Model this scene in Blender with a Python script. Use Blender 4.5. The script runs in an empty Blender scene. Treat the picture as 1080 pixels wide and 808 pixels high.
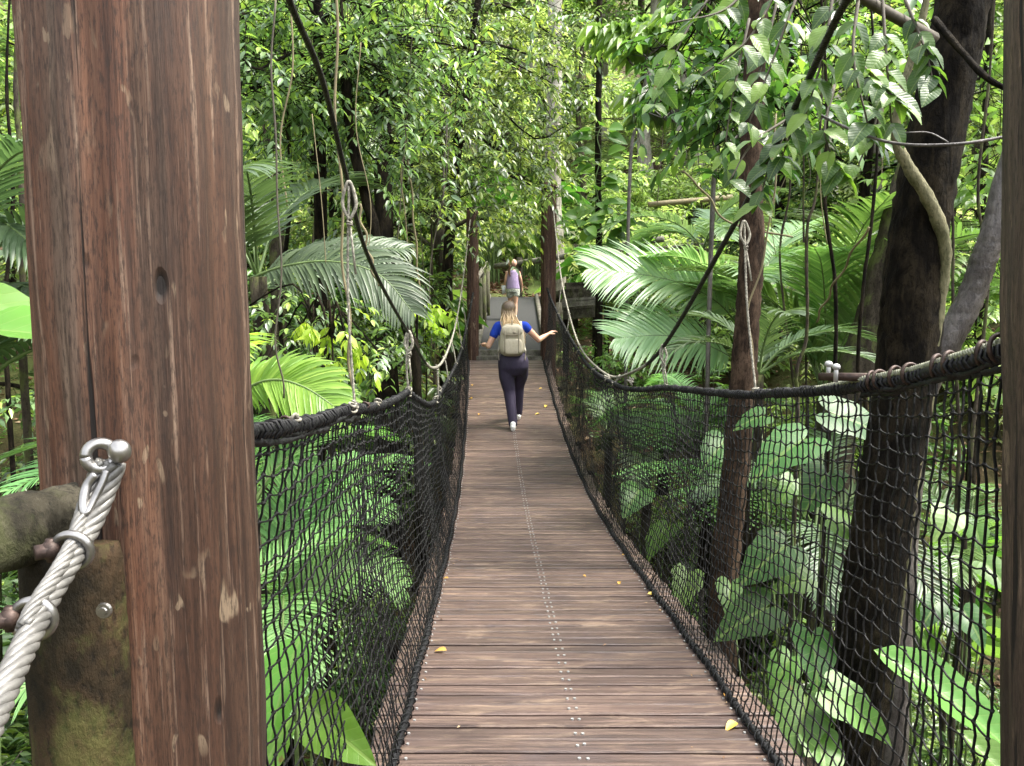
import bpy, math, random
import numpy as np
from mathutils import Vector, noise as mnoise
R = math.radians
PI = math.pi
sc = bpy.context.scene
COL = sc.collection
rng = np.random.default_rng(7)
random.seed(7)

# ------------------------------------------------------------------ camera
F = 800.0; CX, CY = 540.0, 404.0; PITCH = math.atan(84/800)
CAM = np.array([0, 0, 1.5])
cd = bpy.data.cameras.new('camera'); cam = bpy.data.objects.new('camera', cd); COL.objects.link(cam)
cam.location = CAM; cam.rotation_euler = (PI/2-PITCH, 0, 0)
cd.sensor_width = 36; cd.lens = F/1080*36; cd.clip_end = 500; cd.clip_start = .05
sc.camera = cam
_c, _s = math.cos(PITCH), math.sin(PITCH)
def at(px, py, Y):
    """a point of the place seen in direction (px, py) at Y metres ahead"""
    a = (px-CX)/F; b = (CY-py)/F
    r = np.array([a, _c+b*_s, -_s+b*_c])
    return CAM + r*(Y/r[1])
def atl(lst): return np.array([at(*p) for p in lst])

# ------------------------------------------------------------------ mesh builder
def nrm(a):
    a = np.asarray(a, float); return a/np.maximum(np.linalg.norm(a, axis=-1, keepdims=True), 1e-9)
class MB:
    def __init__(s): s.v = []; s.f = []; s.n = 0
    def add(s, v, faces, uv=None, mat=0):
        """faces: list of (m,k) int arrays"""
        v = np.asarray(v, float).reshape(-1, 3)
        for fa in faces:
            fa = np.asarray(fa, int)
            if fa.size == 0: continue
            s.f.append((fa+s.n, None if uv is None else np.asarray(uv, float)[fa].reshape(-1, 2), mat))
        s.v.append(v); s.n += len(v)
    def build(s, name, mats, parent=None, smooth=True):
        me = bpy.data.meshes.new(name)
        if s.n:
            V = np.concatenate(s.v); me.vertices.add(len(V)); me.vertices.foreach_set('co', V.ravel())
            loops = np.concatenate([f.ravel() for f, _, _ in s.f]); me.loops.add(len(loops))
            me.loops.foreach_set('vertex_index', loops)
            tot = np.concatenate([np.full(len(f), f.shape[1]) for f, _, _ in s.f])
            st = np.concatenate([[0], np.cumsum(tot)[:-1]])
            me.polygons.add(len(tot)); me.polygons.foreach_set('loop_start', st)
            me.polygons.foreach_set('material_index', np.concatenate([np.full(len(f), m) for f, _, m in s.f]))
            me.polygons.foreach_set('use_smooth', np.full(len(tot), smooth))
            if any(u is not None for _, u, _ in s.f):
                U = np.concatenate([np.zeros((f.size, 2)) if u is None else u for f, u, _ in s.f])
                me.uv_layers.new(name='UVMap'); me.uv_layers[0].data.foreach_set('uv', U.ravel())
            me.update(calc_edges=True)
        for m in (mats if isinstance(mats, (list, tuple)) else [mats]): me.materials.append(m)
        o = bpy.data.objects.new(name, me); COL.objects.link(o)
        if parent: o.parent = parent
        return o

def catmull(P, n):
    P = np.asarray(P, float); Q = np.vstack([2*P[0]-P[1], P, 2*P[-1]-P[-2]])
    out = []; m = len(P)-1
    for t in np.linspace(0, m, n):
        i = min(int(t), m-1); u = t-i; a, b, c, d = Q[i:i+4]
        out.append(.5*((2*b)+(-a+c)*u+(2*a-5*b+4*c-d)*u*u+(-a+3*b-3*c+d)*u**3))
    return np.array(out)
def resample(P, step=None, n=None):
    L = np.concatenate([[0], np.cumsum(np.linalg.norm(np.diff(P, axis=0), axis=1))])
    n = n or max(2, int(L[-1]/step)+1); t = np.linspace(0, L[-1], n)
    return np.stack([np.interp(t, L, P[:, k]) for k in range(3)], 1)
def frames(P):
    T = nrm(np.gradient(P, axis=0)); A = np.zeros_like(P)
    up = np.array([0, 0, 1.]) if abs(T[0][2]) < .8 else np.array([1., 0, 0])
    a = up-T[0]*np.dot(up, T[0]); a /= np.linalg.norm(a)
    for i in range(len(P)):
        a = a-T[i]*np.dot(a, T[i]); a /= np.linalg.norm(a)+1e-9; A[i] = a
    return T, A, np.cross(T, A)
def tube(mb, P, r, sides=8, cap=True, mat=0, ry=None, jit=0, uv=False):
    P = np.asarray(P, float); n = len(P); r = np.broadcast_to(np.asarray(r, float), (n,))
    ry = r if ry is None else np.broadcast_to(np.asarray(ry, float), (n,))
    T, A, B = frames(P); th = np.linspace(0, 2*PI, sides, endpoint=False)
    V = P[:, None]+A[:, None]*(np.cos(th)[None, :, None]*r[:, None, None])+B[:, None]*(np.sin(th)[None, :, None]*ry[:, None, None])
    if jit: V = V+rng.normal(0, jit, V.shape)
    i = np.arange(n-1)[:, None]*sides; j = np.arange(sides)[None]; k = (j+1) % sides
    q = np.stack([i+j, i+k, i+sides+k, i+sides+j], -1).reshape(-1, 4)
    fs = [q]; V = V.reshape(-1, 3)
    if cap:
        V = np.vstack([V, P[0], P[-1]]); a = n*sides; jj = np.arange(sides); kk = (jj+1) % sides
        fs.append(np.stack([kk, jj, np.full(sides, a)], -1)); b = (n-1)*sides
        fs.append(np.stack([b+jj, b+kk, np.full(sides, a+1)], -1))
    mb.add(V, fs, mat=mat)
def segs(mb, A, B, r, sides=4, mat=0):
    A = np.asarray(A, float); B = np.asarray(B, float); n = len(A)
    if n == 0: return
    T = nrm(B-A); up = np.where(np.abs(T[:, 2:3]) > .8, np.array([[1., 0, 0]]), np.array([[0, 0, 1.]]))
    S = nrm(np.cross(T, up)); U = np.cross(S, T); th = np.linspace(0, 2*PI, sides, endpoint=False)+PI/4
    r = np.broadcast_to(np.asarray(r, float), (n,))
    ring = (S[:, None]*np.cos(th)[None, :, None]+U[:, None]*np.sin(th)[None, :, None])*r[:, None, None]
    V = np.concatenate([A[:, None]+ring, B[:, None]+ring], 1).reshape(-1, 3)
    b = (np.arange(n)*2*sides)[:, None]; j = np.arange(sides)[None]; k = (j+1) % sides
    mb.add(V, [np.stack([b+j, b+k, b+sides+k, b+sides+j], -1).reshape(-1, 4)], mat=mat)
def twisted(mb, path, Rr, ns, sr, pitch, step=.01, sides=6, mat=0):
    P = resample(path, step); T, A, B = frames(P); L = np.arange(len(P))*step
    for k in range(ns):
        ph = 2*PI*(L/pitch+k/ns)
        tube(mb, P+A*(np.cos(ph)*Rr)[:, None]+B*(np.sin(ph)*Rr)[:, None], sr, sides, mat=mat)
def box(mb, c, s, rz=0, mat=0, tilt=0):
    x, y, z = np.array(s)/2.; V = np.array([[i*x, j*y, k*z] for i in (-1, 1) for j in (-1, 1) for k in (-1, 1)])
    ct, st = math.cos(tilt), math.sin(tilt); V = np.stack([V[:, 0], V[:, 1]*ct-V[:, 2]*st, V[:, 1]*st+V[:, 2]*ct], 1)
    ca, sa = math.cos(rz), math.sin(rz)
    V = np.stack([V[:, 0]*ca-V[:, 1]*sa, V[:, 0]*sa+V[:, 1]*ca, V[:, 2]], 1)+np.array(c)
    mb.add(V, [np.array([[0, 1, 3, 2], [4, 6, 7, 5], [0, 4, 5, 1], [2, 3, 7, 6], [0, 2, 6, 4], [1, 5, 7, 3]])], mat=mat)
def beam(mb, a, b, w, h, mat=0):
    a = np.array(a, float); b = np.array(b, float); t = nrm(b-a); s = nrm(np.cross(t, [0, 0, 1.])); u = np.cross(s, t)
    V = [p+s*i*w/2+u*j*h/2 for p in (a, b) for i, j in ((-1, -1), (1, -1), (1, 1), (-1, 1))]
    mb.add(V, [np.array([[0, 1, 2, 3], [7, 6, 5, 4], [0, 4, 5, 1], [1, 5, 6, 2], [2, 6, 7, 3], [3, 7, 4, 0]])], mat=mat)
def ball(mb, c, r, seg=10, mat=0):
    r = np.broadcast_to(np.asarray(r, float), (3,)); t = np.linspace(0.001, PI-.001, seg)
    P = np.stack([np.zeros(seg), np.zeros(seg), np.cos(t)], 1)
    th = np.linspace(0, 2*PI, seg, endpoint=False)
    V = np.stack([np.sin(t)[:, None]*np.cos(th), np.sin(t)[:, None]*np.sin(th), np.cos(t)[:, None]+0*th], -1)*r+np.array(c)
    i = np.arange(seg-1)[:, None]*seg; j = np.arange(seg)[None]; k = (j+1) % seg
    mb.add(V.reshape(-1, 3), [np.stack([i+j, i+seg+j, i+seg+k, i+k], -1).reshape(-1, 4)], mat=mat)
def ring(mb, c, nvec, Rr, r, n=20, sides=8, mat=0, arc=2*PI, start=0):
    nvec = nrm(nvec); a = nrm(np.cross(nvec, [0, 0, 1.] if abs(nvec[2]) < .9 else [1., 0, 0])); b = np.cross(nvec, a)
    t = np.linspace(start, start+arc, n)
    tube(mb, np.array(c)+a*(np.cos(t)*Rr)[:, None]+b*(np.sin(t)*Rr)[:, None], r, sides, mat=mat)

# ------------------------------------------------------------------ tags
def tag(o, label=None, cat=None, group=None, kind=None):
    if label: o['label'] = label
    if cat: o['category'] = cat
    if group: o['group'] = group
    if kind: o['kind'] = kind
    return o
def empty(name, loc=(0, 0, 0), label=None, cat=None, group=None):
    o = bpy.data.objects.new(name, None); COL.objects.link(o); o.location = loc; o.empty_display_size = .1
    return tag(o, label, cat, group)
def dup(root, loc, rz=0, s=1, label=None, group=None):
    r = root.copy(); COL.objects.link(r); r.location = loc; r.rotation_euler = (0, 0, rz)
    r.scale = (s, s, s) if np.isscalar(s) else s
    if label: r['label'] = label
    if group: r['group'] = group
    for ch in list(root.children):
        c = ch.copy(); COL.objects.link(c); c.parent = r
        for g in list(ch.children):
            d = g.copy(); COL.objects.link(d); d.parent = c
    return r

# ------------------------------------------------------------------ materials
class NT:
    def __init__(s, name):
        s.m = bpy.data.materials.new(name); s.m.use_nodes = True; s.t = s.m.node_tree; s.t.nodes.clear()
        s.out = s.n('ShaderNodeOutputMaterial')
    def n(s, typ, **kw):
        nd = s.t.nodes.new(typ)
        for k, v in kw.items():
            if k in nd.inputs: 
                if isinstance(v, bpy.types.NodeSocket): s.t.links.new(v, nd.inputs[k])
                else: nd.inputs[k].default_value = v
            else: setattr(nd, k, v)
        return nd
    def l(s, a, b): s.t.links.new(a, b)
    def ramp(s, fac, stops, interp='LINEAR'):
        nd = s.t.nodes.new('ShaderNodeValToRGB'); r = nd.color_ramp; r.interpolation = interp
        while len(r.elements) < len(stops): r.elements.new(.5)
        for e, (p, c) in zip(r.elements, stops):
            e.position = p; e.color = (*c, 1) if not np.isscalar(c) else (c, c, c, 1)
        s.l(fac, nd.inputs[0]); return nd.outputs[0]
    def math(s, op, a, b=0.0, c=None):
        nd = s.t.nodes.new('ShaderNodeMath'); nd.operation = op
        for i, v in enumerate((a, b, c)):
            if v is None: continue
            if isinstance(v, bpy.types.NodeSocket): s.l(v, nd.inputs[i])
            else: nd.inputs[i].default_value = v
        return nd.outputs[0]
    def mix(s, fac, a, b, mode='MIX'):
        nd = s.t.nodes.new('ShaderNodeMix'); nd.data_type = 'RGBA'; nd.blend_type = mode
        for i, v in ((0, fac), (6, a), (7, b)):
            if isinstance(v, bpy.types.NodeSocket): s.l(v, nd.inputs[i])
            else: nd.inputs[i].default_value = v if i == 0 else (*v, 1)
        return nd.outputs[2]
    def noise(s, vec, scale, detail=4, rough=.55, dist=0):
        nd = s.n('ShaderNodeTexNoise'); nd.inputs['Scale'].default_value = scale; nd.inputs['Detail'].default_value = detail
        nd.inputs['Roughness'].default_value = rough; nd.inputs['Distortion'].default_value = dist; s.l(vec, nd.inputs['Vector'])
        return nd.outputs['Fac']
    def mapping(s, scale=(1, 1, 1), coord='Object', rot=(0, 0, 0)):
        tc = s.n('ShaderNodeTexCoord'); mp = s.n('ShaderNodeMapping'); mp.inputs['Scale'].default_value = scale
        mp.inputs['Rotation'].default_value = rot; s.l(tc.outputs[coord], mp.inputs[0]); return mp.outputs[0]
    def bsdf(s, color, rough=.6, spec=.5, metal=0, bump=None, bstr=.5, bdist=.01):
        b = s.n('ShaderNodeBsdfPrincipled')
        for k, v in (('Base Color', color), ('Roughness', rough), ('Specular IOR Level', spec), ('Metallic', metal)):
            if isinstance(v, bpy.types.NodeSocket): s.l(v, b.inputs[k])
            else: b.inputs[k].default_value = (*v, 1) if k == 'Base Color' else v
        if bump is not None:
            bp = s.n('ShaderNodeBump'); bp.inputs['Strength'].default_value = bstr; bp.inputs['Distance'].default_value = bdist
            s.l(bump, bp.inputs['Height']); s.l(bp.outputs[0], b.inputs['Normal'])
        return b
    def done(s, b):
        s.l(b.outputs[0], s.out.inputs[0]); return s.m

def leaf_mat(name, cols, rough=.42, trans=.35, vein=None, spec=.5, sat=1.0, byobj=False):
    t = NT(name); g = t.n('ShaderNodeNewGeometry'); n = len(cols)
    oi = t.n('ShaderNodeObjectInfo')
    f = t.math('FRACT', t.math('ADD', g.outputs['Random Per Island'], t.math('MULTIPLY', oi.outputs['Random'], .15)))
    col = t.ramp(t.math('FRACT', t.math('ADD', t.math('MULTIPLY', oi.outputs['Random'], 7.31), g.outputs['Random Per Island'])) if byobj else g.outputs['Random Per Island'], [(p, c) for p, c in cols], 'LINEAR')
    v2 = t.math('MULTIPLY_ADD', oi.outputs['Random'], .35, .82)
    hs = t.n('ShaderNodeHueSaturation'); t.l(col, hs.inputs['Color']); t.l(v2, hs.inputs['Value']); hs.inputs['Saturation'].default_value = sat
    t.l(t.math('MULTIPLY_ADD', oi.outputs['Random'], .03, .485), hs.inputs['Hue'])
    col = hs.outputs[0]; bump = None
    if vein:
        uvn = t.n('ShaderNodeTexCoord').outputs['UV']; sp = t.n('ShaderNodeSeparateXYZ'); t.l(uvn, sp.inputs[0])
        u = t.math('ABSOLUTE', t.math('SUBTRACT', sp.outputs[0], .5)); v = sp.outputs[1]
        nv, slant = vein
        k = t.math('FRACT', t.math('MULTIPLY', t.math('SUBTRACT', v, t.math('MULTIPLY', u, slant)), nv))
        k = t.math('ABSOLUTE', t.math('SUBTRACT', k, .5))
        line = t.math('GREATER_THAN', t.math('MULTIPLY_ADD', k, -1, .5), .43)
        soft = t.ramp(k, [(0, 1.), (.08, .5), (.5, 0.)])
        mid = t.ramp(u, [(0, 1.), (.02, .9), (.035, 0.)])
        bl = t.noise(t.mapping((14, 14, 14)), 1, 5, .65); b2 = t.noise(t.mapping((3, 3, 3)), 1.3, 3, .6)
        col = t.mix(t.math('MULTIPLY', t.ramp(b2, [(.35, 0.), (.65, 1.)]), .45), col, t.mix(1., col, (.62, .70, .6), 'MULTIPLY'))
        col = t.mix(t.math('MULTIPLY', t.ramp(bl, [(.66, 0.), (.70, 1.)]), .8), col, (.16, .11, .035))
        m = t.math('MAXIMUM', t.math('MULTIPLY', t.ramp(k, [(0, 1.), (.07, 0.)]), .55), t.math('MULTIPLY', mid, .7))
        col = t.mix(m, col, t.mix(.6, col, (.25, .34, .10)))
        bump = t.math('ADD', soft, t.math('MULTIPLY', mid, 1.5))
    b = t.bsdf(col, rough, spec, bump=bump, bstr=.22, bdist=-.003)
    tr = t.n('ShaderNodeBsdfTranslucent')
    t.l(t.mix(.5, col, t.mix(1., col, (1.7, 1.9, .6), 'MULTIPLY')), tr.inputs[0])
    mx = t.n('ShaderNodeMixShader'); mx.inputs[0].default_value = trans
    t.l(b.outputs[0], mx.inputs[1]); t.l(tr.outputs[0], mx.inputs[2]); return t.done(mx)

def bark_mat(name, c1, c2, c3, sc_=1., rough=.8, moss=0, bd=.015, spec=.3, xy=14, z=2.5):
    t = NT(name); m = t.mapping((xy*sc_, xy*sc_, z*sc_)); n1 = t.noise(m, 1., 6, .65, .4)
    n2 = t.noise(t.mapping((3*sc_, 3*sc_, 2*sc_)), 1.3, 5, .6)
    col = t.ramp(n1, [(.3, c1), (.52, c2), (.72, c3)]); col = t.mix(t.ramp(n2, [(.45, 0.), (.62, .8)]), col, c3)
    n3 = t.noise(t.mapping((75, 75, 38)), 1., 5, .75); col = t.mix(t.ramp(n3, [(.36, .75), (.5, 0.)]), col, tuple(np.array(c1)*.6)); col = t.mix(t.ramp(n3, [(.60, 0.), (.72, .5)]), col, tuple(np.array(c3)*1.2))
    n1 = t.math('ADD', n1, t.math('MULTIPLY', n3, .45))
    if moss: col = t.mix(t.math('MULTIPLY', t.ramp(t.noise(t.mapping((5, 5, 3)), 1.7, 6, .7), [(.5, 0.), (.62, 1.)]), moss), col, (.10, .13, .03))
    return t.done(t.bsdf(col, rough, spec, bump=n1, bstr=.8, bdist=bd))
def plain(name, c, rough=.6, spec=.5, metal=0, nscale=0, namt=.25, bd=.002):
    t = NT(name)
    if nscale:
        n = t.noise(t.mapping(), nscale, 5, .6); col = t.mix(t.ramp(n, [(.35, 0.), (.65, 1.)]), tuple(np.array(c)*(1-namt)), tuple(np.minimum(np.array(c)*(1+namt), 1)))
        return t.done(t.bsdf(col, rough, spec, metal, bump=n, bstr=.5, bdist=bd))
    return t.done(t.bsdf(c, rough, spec, metal))

G = dict
M = {}
M['pinnate'] = leaf_mat('pinnate_leaf', [(0, (.06, .11, .04)), (.4, (.11, .18, .075)), (.75, (.17, .26, .10)), (.88, (.26, .38, .08)), (1, (.38, .48, .10))], .36, .42, spec=.9)
M['dark'] = leaf_mat('dark_leaf', [(0, (.03, .07, .018)), (.5, (.06, .125, .03)), (.88, (.12, .21, .04)), (1, (.24, .34, .06))], .38, .4, spec=.6)
M['lime'] = leaf_mat('lime_leaf', [(0, (.10, .18, .04)), (.5, (.17, .28, .07)), (.9, (.26, .38, .10)), (1, (.38, .46, .16))], .42, .45)
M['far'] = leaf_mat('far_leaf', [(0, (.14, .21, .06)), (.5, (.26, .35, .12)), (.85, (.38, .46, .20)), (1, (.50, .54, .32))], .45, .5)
M['palm'] = leaf_mat('palm_leaf', [(0, (.05, .085, .04)), (.6, (.08, .125, .062)), (1, (.115, .17, .08))], .42, .3, spec=.5)
M['palm_mid'] = leaf_mat('mid_palm_leaf', [(0, (.07, .14, .04)), (.6, (.12, .21, .065)), (1, (.19, .29, .09))], .4, .4, spec=.6)
M['palm_pale'] = leaf_mat('pale_palm_leaf', [(0, (.20, .32, .16)), (.5, (.28, .42, .22)), (1, (.36, .50, .25))], .33, .4, spec=.8)
M['palm_lime'] = leaf_mat('lime_palm_leaf', [(0, (.15, .27, .045)), (.5, (.24, .38, .07)), (1, (.34, .48, .10))], .38, .45)
M['fern'] = leaf_mat('fern_leaf', [(0, (.14, .28, .10)), (.6, (.20, .38, .14)), (1, (.27, .46, .17))], .42, .4)
M['glossy'] = leaf_mat('glossy_leaf', [(0, (.03, .08, .02)), (.45, (.06, .14, .03)), (.75, (.12, .24, .04)), (1, (.22, .38, .06))], .36, .45, vein=(9, .5), spec=.5)
M['aroid'] = leaf_mat('aroid_leaf', [(0, (.025, .075, .015)), (.5, (.055, .14, .028)), (1, (.13, .26, .05))], .42, .38, vein=(7, .5), spec=.4, byobj=True)
M['broad'] = leaf_mat('broad_leaf', [(0, (.06, .15, .03)), (.6, (.12, .26, .045)), (1, (.22, .38, .07))], .36, .4, vein=(16, .35))
M['fleshy'] = leaf_mat('fleshy_leaf', [(0, (.10, .25, .035)), (1, (.16, .34, .05))], .36, .45, vein=(8, .5))
M['litter'] = leaf_mat('litter_leaf', [(0, (.07, .035, .018)), (.5, (.17, .09, .045)), (.85, (.28, .17, .09)), (1, (.36, .27, .16))], .7, .05)
M['yellow'] = leaf_mat('yellow_leaf', [(0, (.50, .26, .04)), (.5, (.62, .36, .07)), (1, (.55, .45, .12))], .5, .15)
M['stem'] = plain('green_stem', (.10, .15, .05), .5, nscale=20)
M['twig'] = plain('twig', (.06, .05, .035), .8, nscale=30)
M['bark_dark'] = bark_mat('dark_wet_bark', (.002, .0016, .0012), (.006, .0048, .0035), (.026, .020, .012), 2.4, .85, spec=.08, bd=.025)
M['bark_red'] = bark_mat('reddish_bark', (.009, .006, .004), (.028, .017, .011), (.085, .055, .036), 2.6, .9, spec=.15)
M['bark_grey'] = bark_mat('grey_wet_bark', (.022, .018, .016), (.06, .05, .046), (.14, .125, .115), 1.8, .42, spec=.5)
M['bark_pale'] = bark_mat('pale_lichen_bark', (.10, .09, .07), (.24, .22, .18), (.42, .40, .34), .8, .9)
M['vine'] = bark_mat('vine_bark', (.05, .055, .022), (.115, .11, .055), (.21, .19, .11), 3, .75)
M['bark'] = bark_mat('brown_bark', (.012, .009, .007), (.032, .025, .018), (.07, .058, .042), 1, .85, moss=.5, spec=.15)
M['vine_dry'] = plain('dry_vine', (.15, .125, .065), .8, nscale=12)

def net_mat(name, c, rough=.6):
    t = NT(name); n = t.noise(t.mapping(), 90, 4, .6)
    return t.done(t.bsdf(t.mix(t.ramp(n, [(.4, 0.), (.7, 1.)]), tuple(np.array(c)*.5), tuple(np.array(c)*1.7)), rough, .25, bump=n, bdist=.003))
M['net'] = net_mat('black_netting', (.006, .006, .006), .6)
M['rope'] = net_mat('black_rope', (.011, .011, .012), .55)
M['white_rope'] = net_mat('weathered_rope', (.24, .225, .185), .8)
M['cable'] = net_mat('dark_cable', (.022, .022, .018), .6)
M['steel_rope'] = plain('galvanised_wire', (.15, .145, .135), .45, .4, .35, nscale=40, namt=.3)
M['steel_old'] = plain('olive_wire', (.25, .25, .19), .45, .5, .5, nscale=60, namt=.4)
M['steel'] = plain('galvanised_steel', (.28, .27, .26), .32, .5, .9, nscale=25, namt=.35)
M['rust'] = plain('rusty_steel', (.05, .032, .026), .55, .5, .5, nscale=60, namt=.5)
M['screw'] = plain('screw_head', (.38, .38, .37), .45, .5, .3)

def deck_mat():
    t = NT('deck_plank'); g = t.n('ShaderNodeNewGeometry')
    grain = t.noise(t.mapping((2.2, 70, 20)), 1, 6, .7, .3)
    fine = t.noise(t.mapping((5, 260, 60)), 1, 3, .6)
    big = t.noise(t.mapping((2.5, 3.5, 1)), 1, 5, .65, .6)
    wear = t.noise(t.mapping((3.2, 16, 1)), 1, 5, .7, .8)
    col = t.ramp(grain, [(.28, (.028, .018, .013)), (.45, (.066, .040, .031)), (.6, (.125, .080, .062)), (.78, (.225, .155, .118))])
    col = t.mix(t.math('MULTIPLY', t.ramp(wear, [(.52, 0.), (.68, 1.)]), .5), col, (.30, .21, .14))
    col = t.mix(t.math('MULTIPLY', t.ramp(big, [(.5, 0.), (.68, 1.)]), .45), col, (.06, .045, .05))
    hs = t.n('ShaderNodeHueSaturation'); t.l(col, hs.inputs['Color'])
    t.l(t.math('MULTIPLY_ADD', g.outputs['Random Per Island'], .5, .72), hs.inputs['Value']); hs.inputs['Saturation'].default_value = .95
    h = t.math('ADD', grain, t.math('MULTIPLY', fine, .6))
    rg = t.ramp(big, [(.35, .62), (.7, .38)])
    return t.done(t.bsdf(hs.outputs[0], rg, .5, bump=h, bstr=.7, bdist=.006))
M['deck'] = deck_mat()
def wood_mat(name, dark, mid, light, spots=1., zs=1.6, xy=55, red=None, bd=.006, rough=.7):
    t = NT(name)
    a = t.noise(t.mapping((xy, xy, zs)), 1, 8, .72, .35); b = t.noise(t.mapping((7, 7, .35)), 1, 4, .6, .3); c = t.noise(t.mapping((xy*4, xy*4, zs*4)), 1, 4, .7)
    m2 = t.noise(t.mapping((22, 22, .6)), 1, 4, .6, .3)
    col = t.ramp(a, [(.30, dark), (.47, mid), (.62, tuple((np.array(mid)+np.array(light))/2)), (.76, light)])
    if red: col = t.mix(t.math('MULTIPLY', t.ramp(b, [(.44, 0.), (.56, 1.)]), .75), col, t.mix(1., col, red, 'MULTIPLY'))
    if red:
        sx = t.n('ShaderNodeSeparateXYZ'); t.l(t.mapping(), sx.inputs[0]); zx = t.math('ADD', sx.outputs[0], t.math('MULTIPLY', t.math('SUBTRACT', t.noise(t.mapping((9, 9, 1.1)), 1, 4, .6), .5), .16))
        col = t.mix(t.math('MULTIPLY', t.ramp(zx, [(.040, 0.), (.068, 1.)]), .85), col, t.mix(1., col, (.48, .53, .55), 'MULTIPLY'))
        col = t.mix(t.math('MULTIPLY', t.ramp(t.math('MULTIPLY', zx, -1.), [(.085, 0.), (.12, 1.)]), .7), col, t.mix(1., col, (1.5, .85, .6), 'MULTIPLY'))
    col = t.mix(t.math('MULTIPLY', t.ramp(m2, [(.50, 0.), (.62, 1.)]), .65), col, t.mix(1., col, (.62, .68, .72), 'MULTIPLY'))
    col = t.mix(t.math('MULTIPLY', t.ramp(m2, [(.30, 1.), (.40, 0.)]), .5), col, (.21, .135, .09))
    for sc3, lo, hi in (((20, 20, 6), .655, .675), ((46, 46, 16), .665, .69)):
        lich = t.noise(t.mapping(sc3), 1, 2, .5, .3); l2 = t.noise(t.mapping((5, 5, 3)), 1.5, 3, .5)
        col = t.mix(t.math('MULTIPLY', t.math('MULTIPLY', t.ramp(lich, [(lo, 0.), (hi, 1.)]), t.ramp(l2, [(.46, 0.), (.58, 1.)])), spots*.6), col, (.30, .225, .15))
    stre = t.noise(t.mapping((95, 95, 2.2)), 1, 4, .65)
    col = t.mix(t.math('MULTIPLY', t.ramp(stre, [(.56, 0.), (.70, 1.)]), .6*spots), col, (.30, .21, .15))
    fine = t.noise(t.mapping((260, 260, 45)), 1, 5, .7); col = t.mix(t.math('MULTIPLY', t.ramp(fine, [(.38, .9), (.52, 0.)]), .8), col, tuple(np.array(dark)*.8))
    crack = t.noise(t.mapping((40, 40, .6)), 1, 3, .5, .15)
    ck = t.ramp(crack, [(.33, 1.), (.36, 0.)])
    vo = t.n('ShaderNodeTexVoronoi'); t.l(t.mapping((13, 13, 5)), vo.inputs['Vector']); vo.inputs['Scale'].default_value = 1.; hole = t.math('MULTIPLY', t.ramp(vo.outputs['Distance'], [(.07, 1.), (.13, 0.)]), t.ramp(t.noise(t.mapping((3, 3, 2.2)), 1.2, 2), [(.48, 0.), (.56, 1.)]))
    ck = t.math('MAXIMUM', ck, hole)
    col = t.mix(ck, col, tuple(np.array(dark)*.3))
    h = t.math('SUBTRACT', t.math('ADD', a, t.math('MULTIPLY', c, .4)), t.math('MULTIPLY', ck, 1.2))
    return t.done(t.bsdf(col, rough, .35, bump=h, bstr=.85, bdist=bd))
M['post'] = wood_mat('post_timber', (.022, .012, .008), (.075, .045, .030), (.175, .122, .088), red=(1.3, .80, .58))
M['post_far'] = wood_mat('far_post_timber', (.02, .008, .005), (.058, .024, .015), (.16, .10, .07), spots=1.1, zs=4)
M['post_grey'] = wood_mat('right_post_timber', (.02, .013, .009), (.058, .040, .028), (.14, .10, .075), spots=.6)
M['log_moss'] = bark_mat('mossy_log', (.009, .008, .005), (.030, .026, .017), (.085, .076, .056), 1.2, .85, moss=.18, xy=12, z=8, spec=.2)
M['stump_wood'] = bark_mat('fence_timber', (.004, .003, .0015), (.015, .011, .005), (.062, .036, .018), 1.0, .8, moss=.3, xy=9, z=4, spec=.2)
M['board'] = bark_mat('grey_board', (.05, .045, .036), (.11, .10, .08), (.2, .185, .16), 1.2, .8, moss=.25, xy=8, z=8)
M['ramp'] = plain('ramp_grit', (.022, .022, .022), .85, nscale=60, namt=.35, bd=.004)
M['fence'] = bark_mat('mossy_fence_board', (.02, .02, .01), (.055, .052, .03), (.11, .105, .07), 1, .8, moss=.7)

# ------------------------------------------------------------------ terrain
def sstep(x, a, b):
    t = np.clip((np.asarray(x, float)-a)/(b-a), 0, 1); return t*t*(3-2*t)
def tz(x, y):
    x = np.asarray(x, float); y = np.asarray(y, float)
    near = -2.3+2.15*sstep(6.2-y, 1.5, 5.6); far = -2.3+2.55*sstep(y-6.2, 1.5, 6.2)
    z = np.where(y < 6.2, near, far)
    z = z+.06*np.clip(y-13, 0, 200)+.012*np.clip(y-13, 0, 24)**2+.5*np.clip(y-37, 0, 200)
    z = z+.22*np.clip(x-2.6, 0, 12)*(1-.3*sstep(y, 12, 25))+.25*np.clip(-x-2.8, 0, 12)*(1-.3*sstep(y, 12, 25))
    z = z+.5*np.clip(np.abs(x)-14, 0, 60)
    z = z+.10*np.sin(x*1.3+y*.7)+.07*np.sin(x*2.9-y*2.1)
    cl = np.exp(-((x-.1)/1.6)**2)*sstep(y, 11, 13)*(1-sstep(y, 19, 22))
    return z-.12*cl
def g3(x, y): return np.array([x, y, float(tz(x, y))])
xs = np.concatenate([np.linspace(-70, -8, 26)[:-1], np.linspace(-8, 8, 90), np.linspace(8, 70, 26)[1:]])
ys = np.concatenate([np.linspace(-20, -2, 10)[:-1], np.linspace(-2, 20, 120), np.linspace(20, 110, 46)[1:]])
X, Y = np.meshgrid(xs, ys); Z = tz(X, Y)+rng.normal(0, .02, X.shape)
mb = MB(); nx = len(xs); i = np.arange(len(ys)-1)[:, None]*nx; j = np.arange(nx-1)[None]
mb.add(np.stack([X, Y, Z], -1).reshape(-1, 3), [np.stack([i+j, i+j+1, i+nx+j+1, i+nx+j], -1).reshape(-1, 4)])
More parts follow.
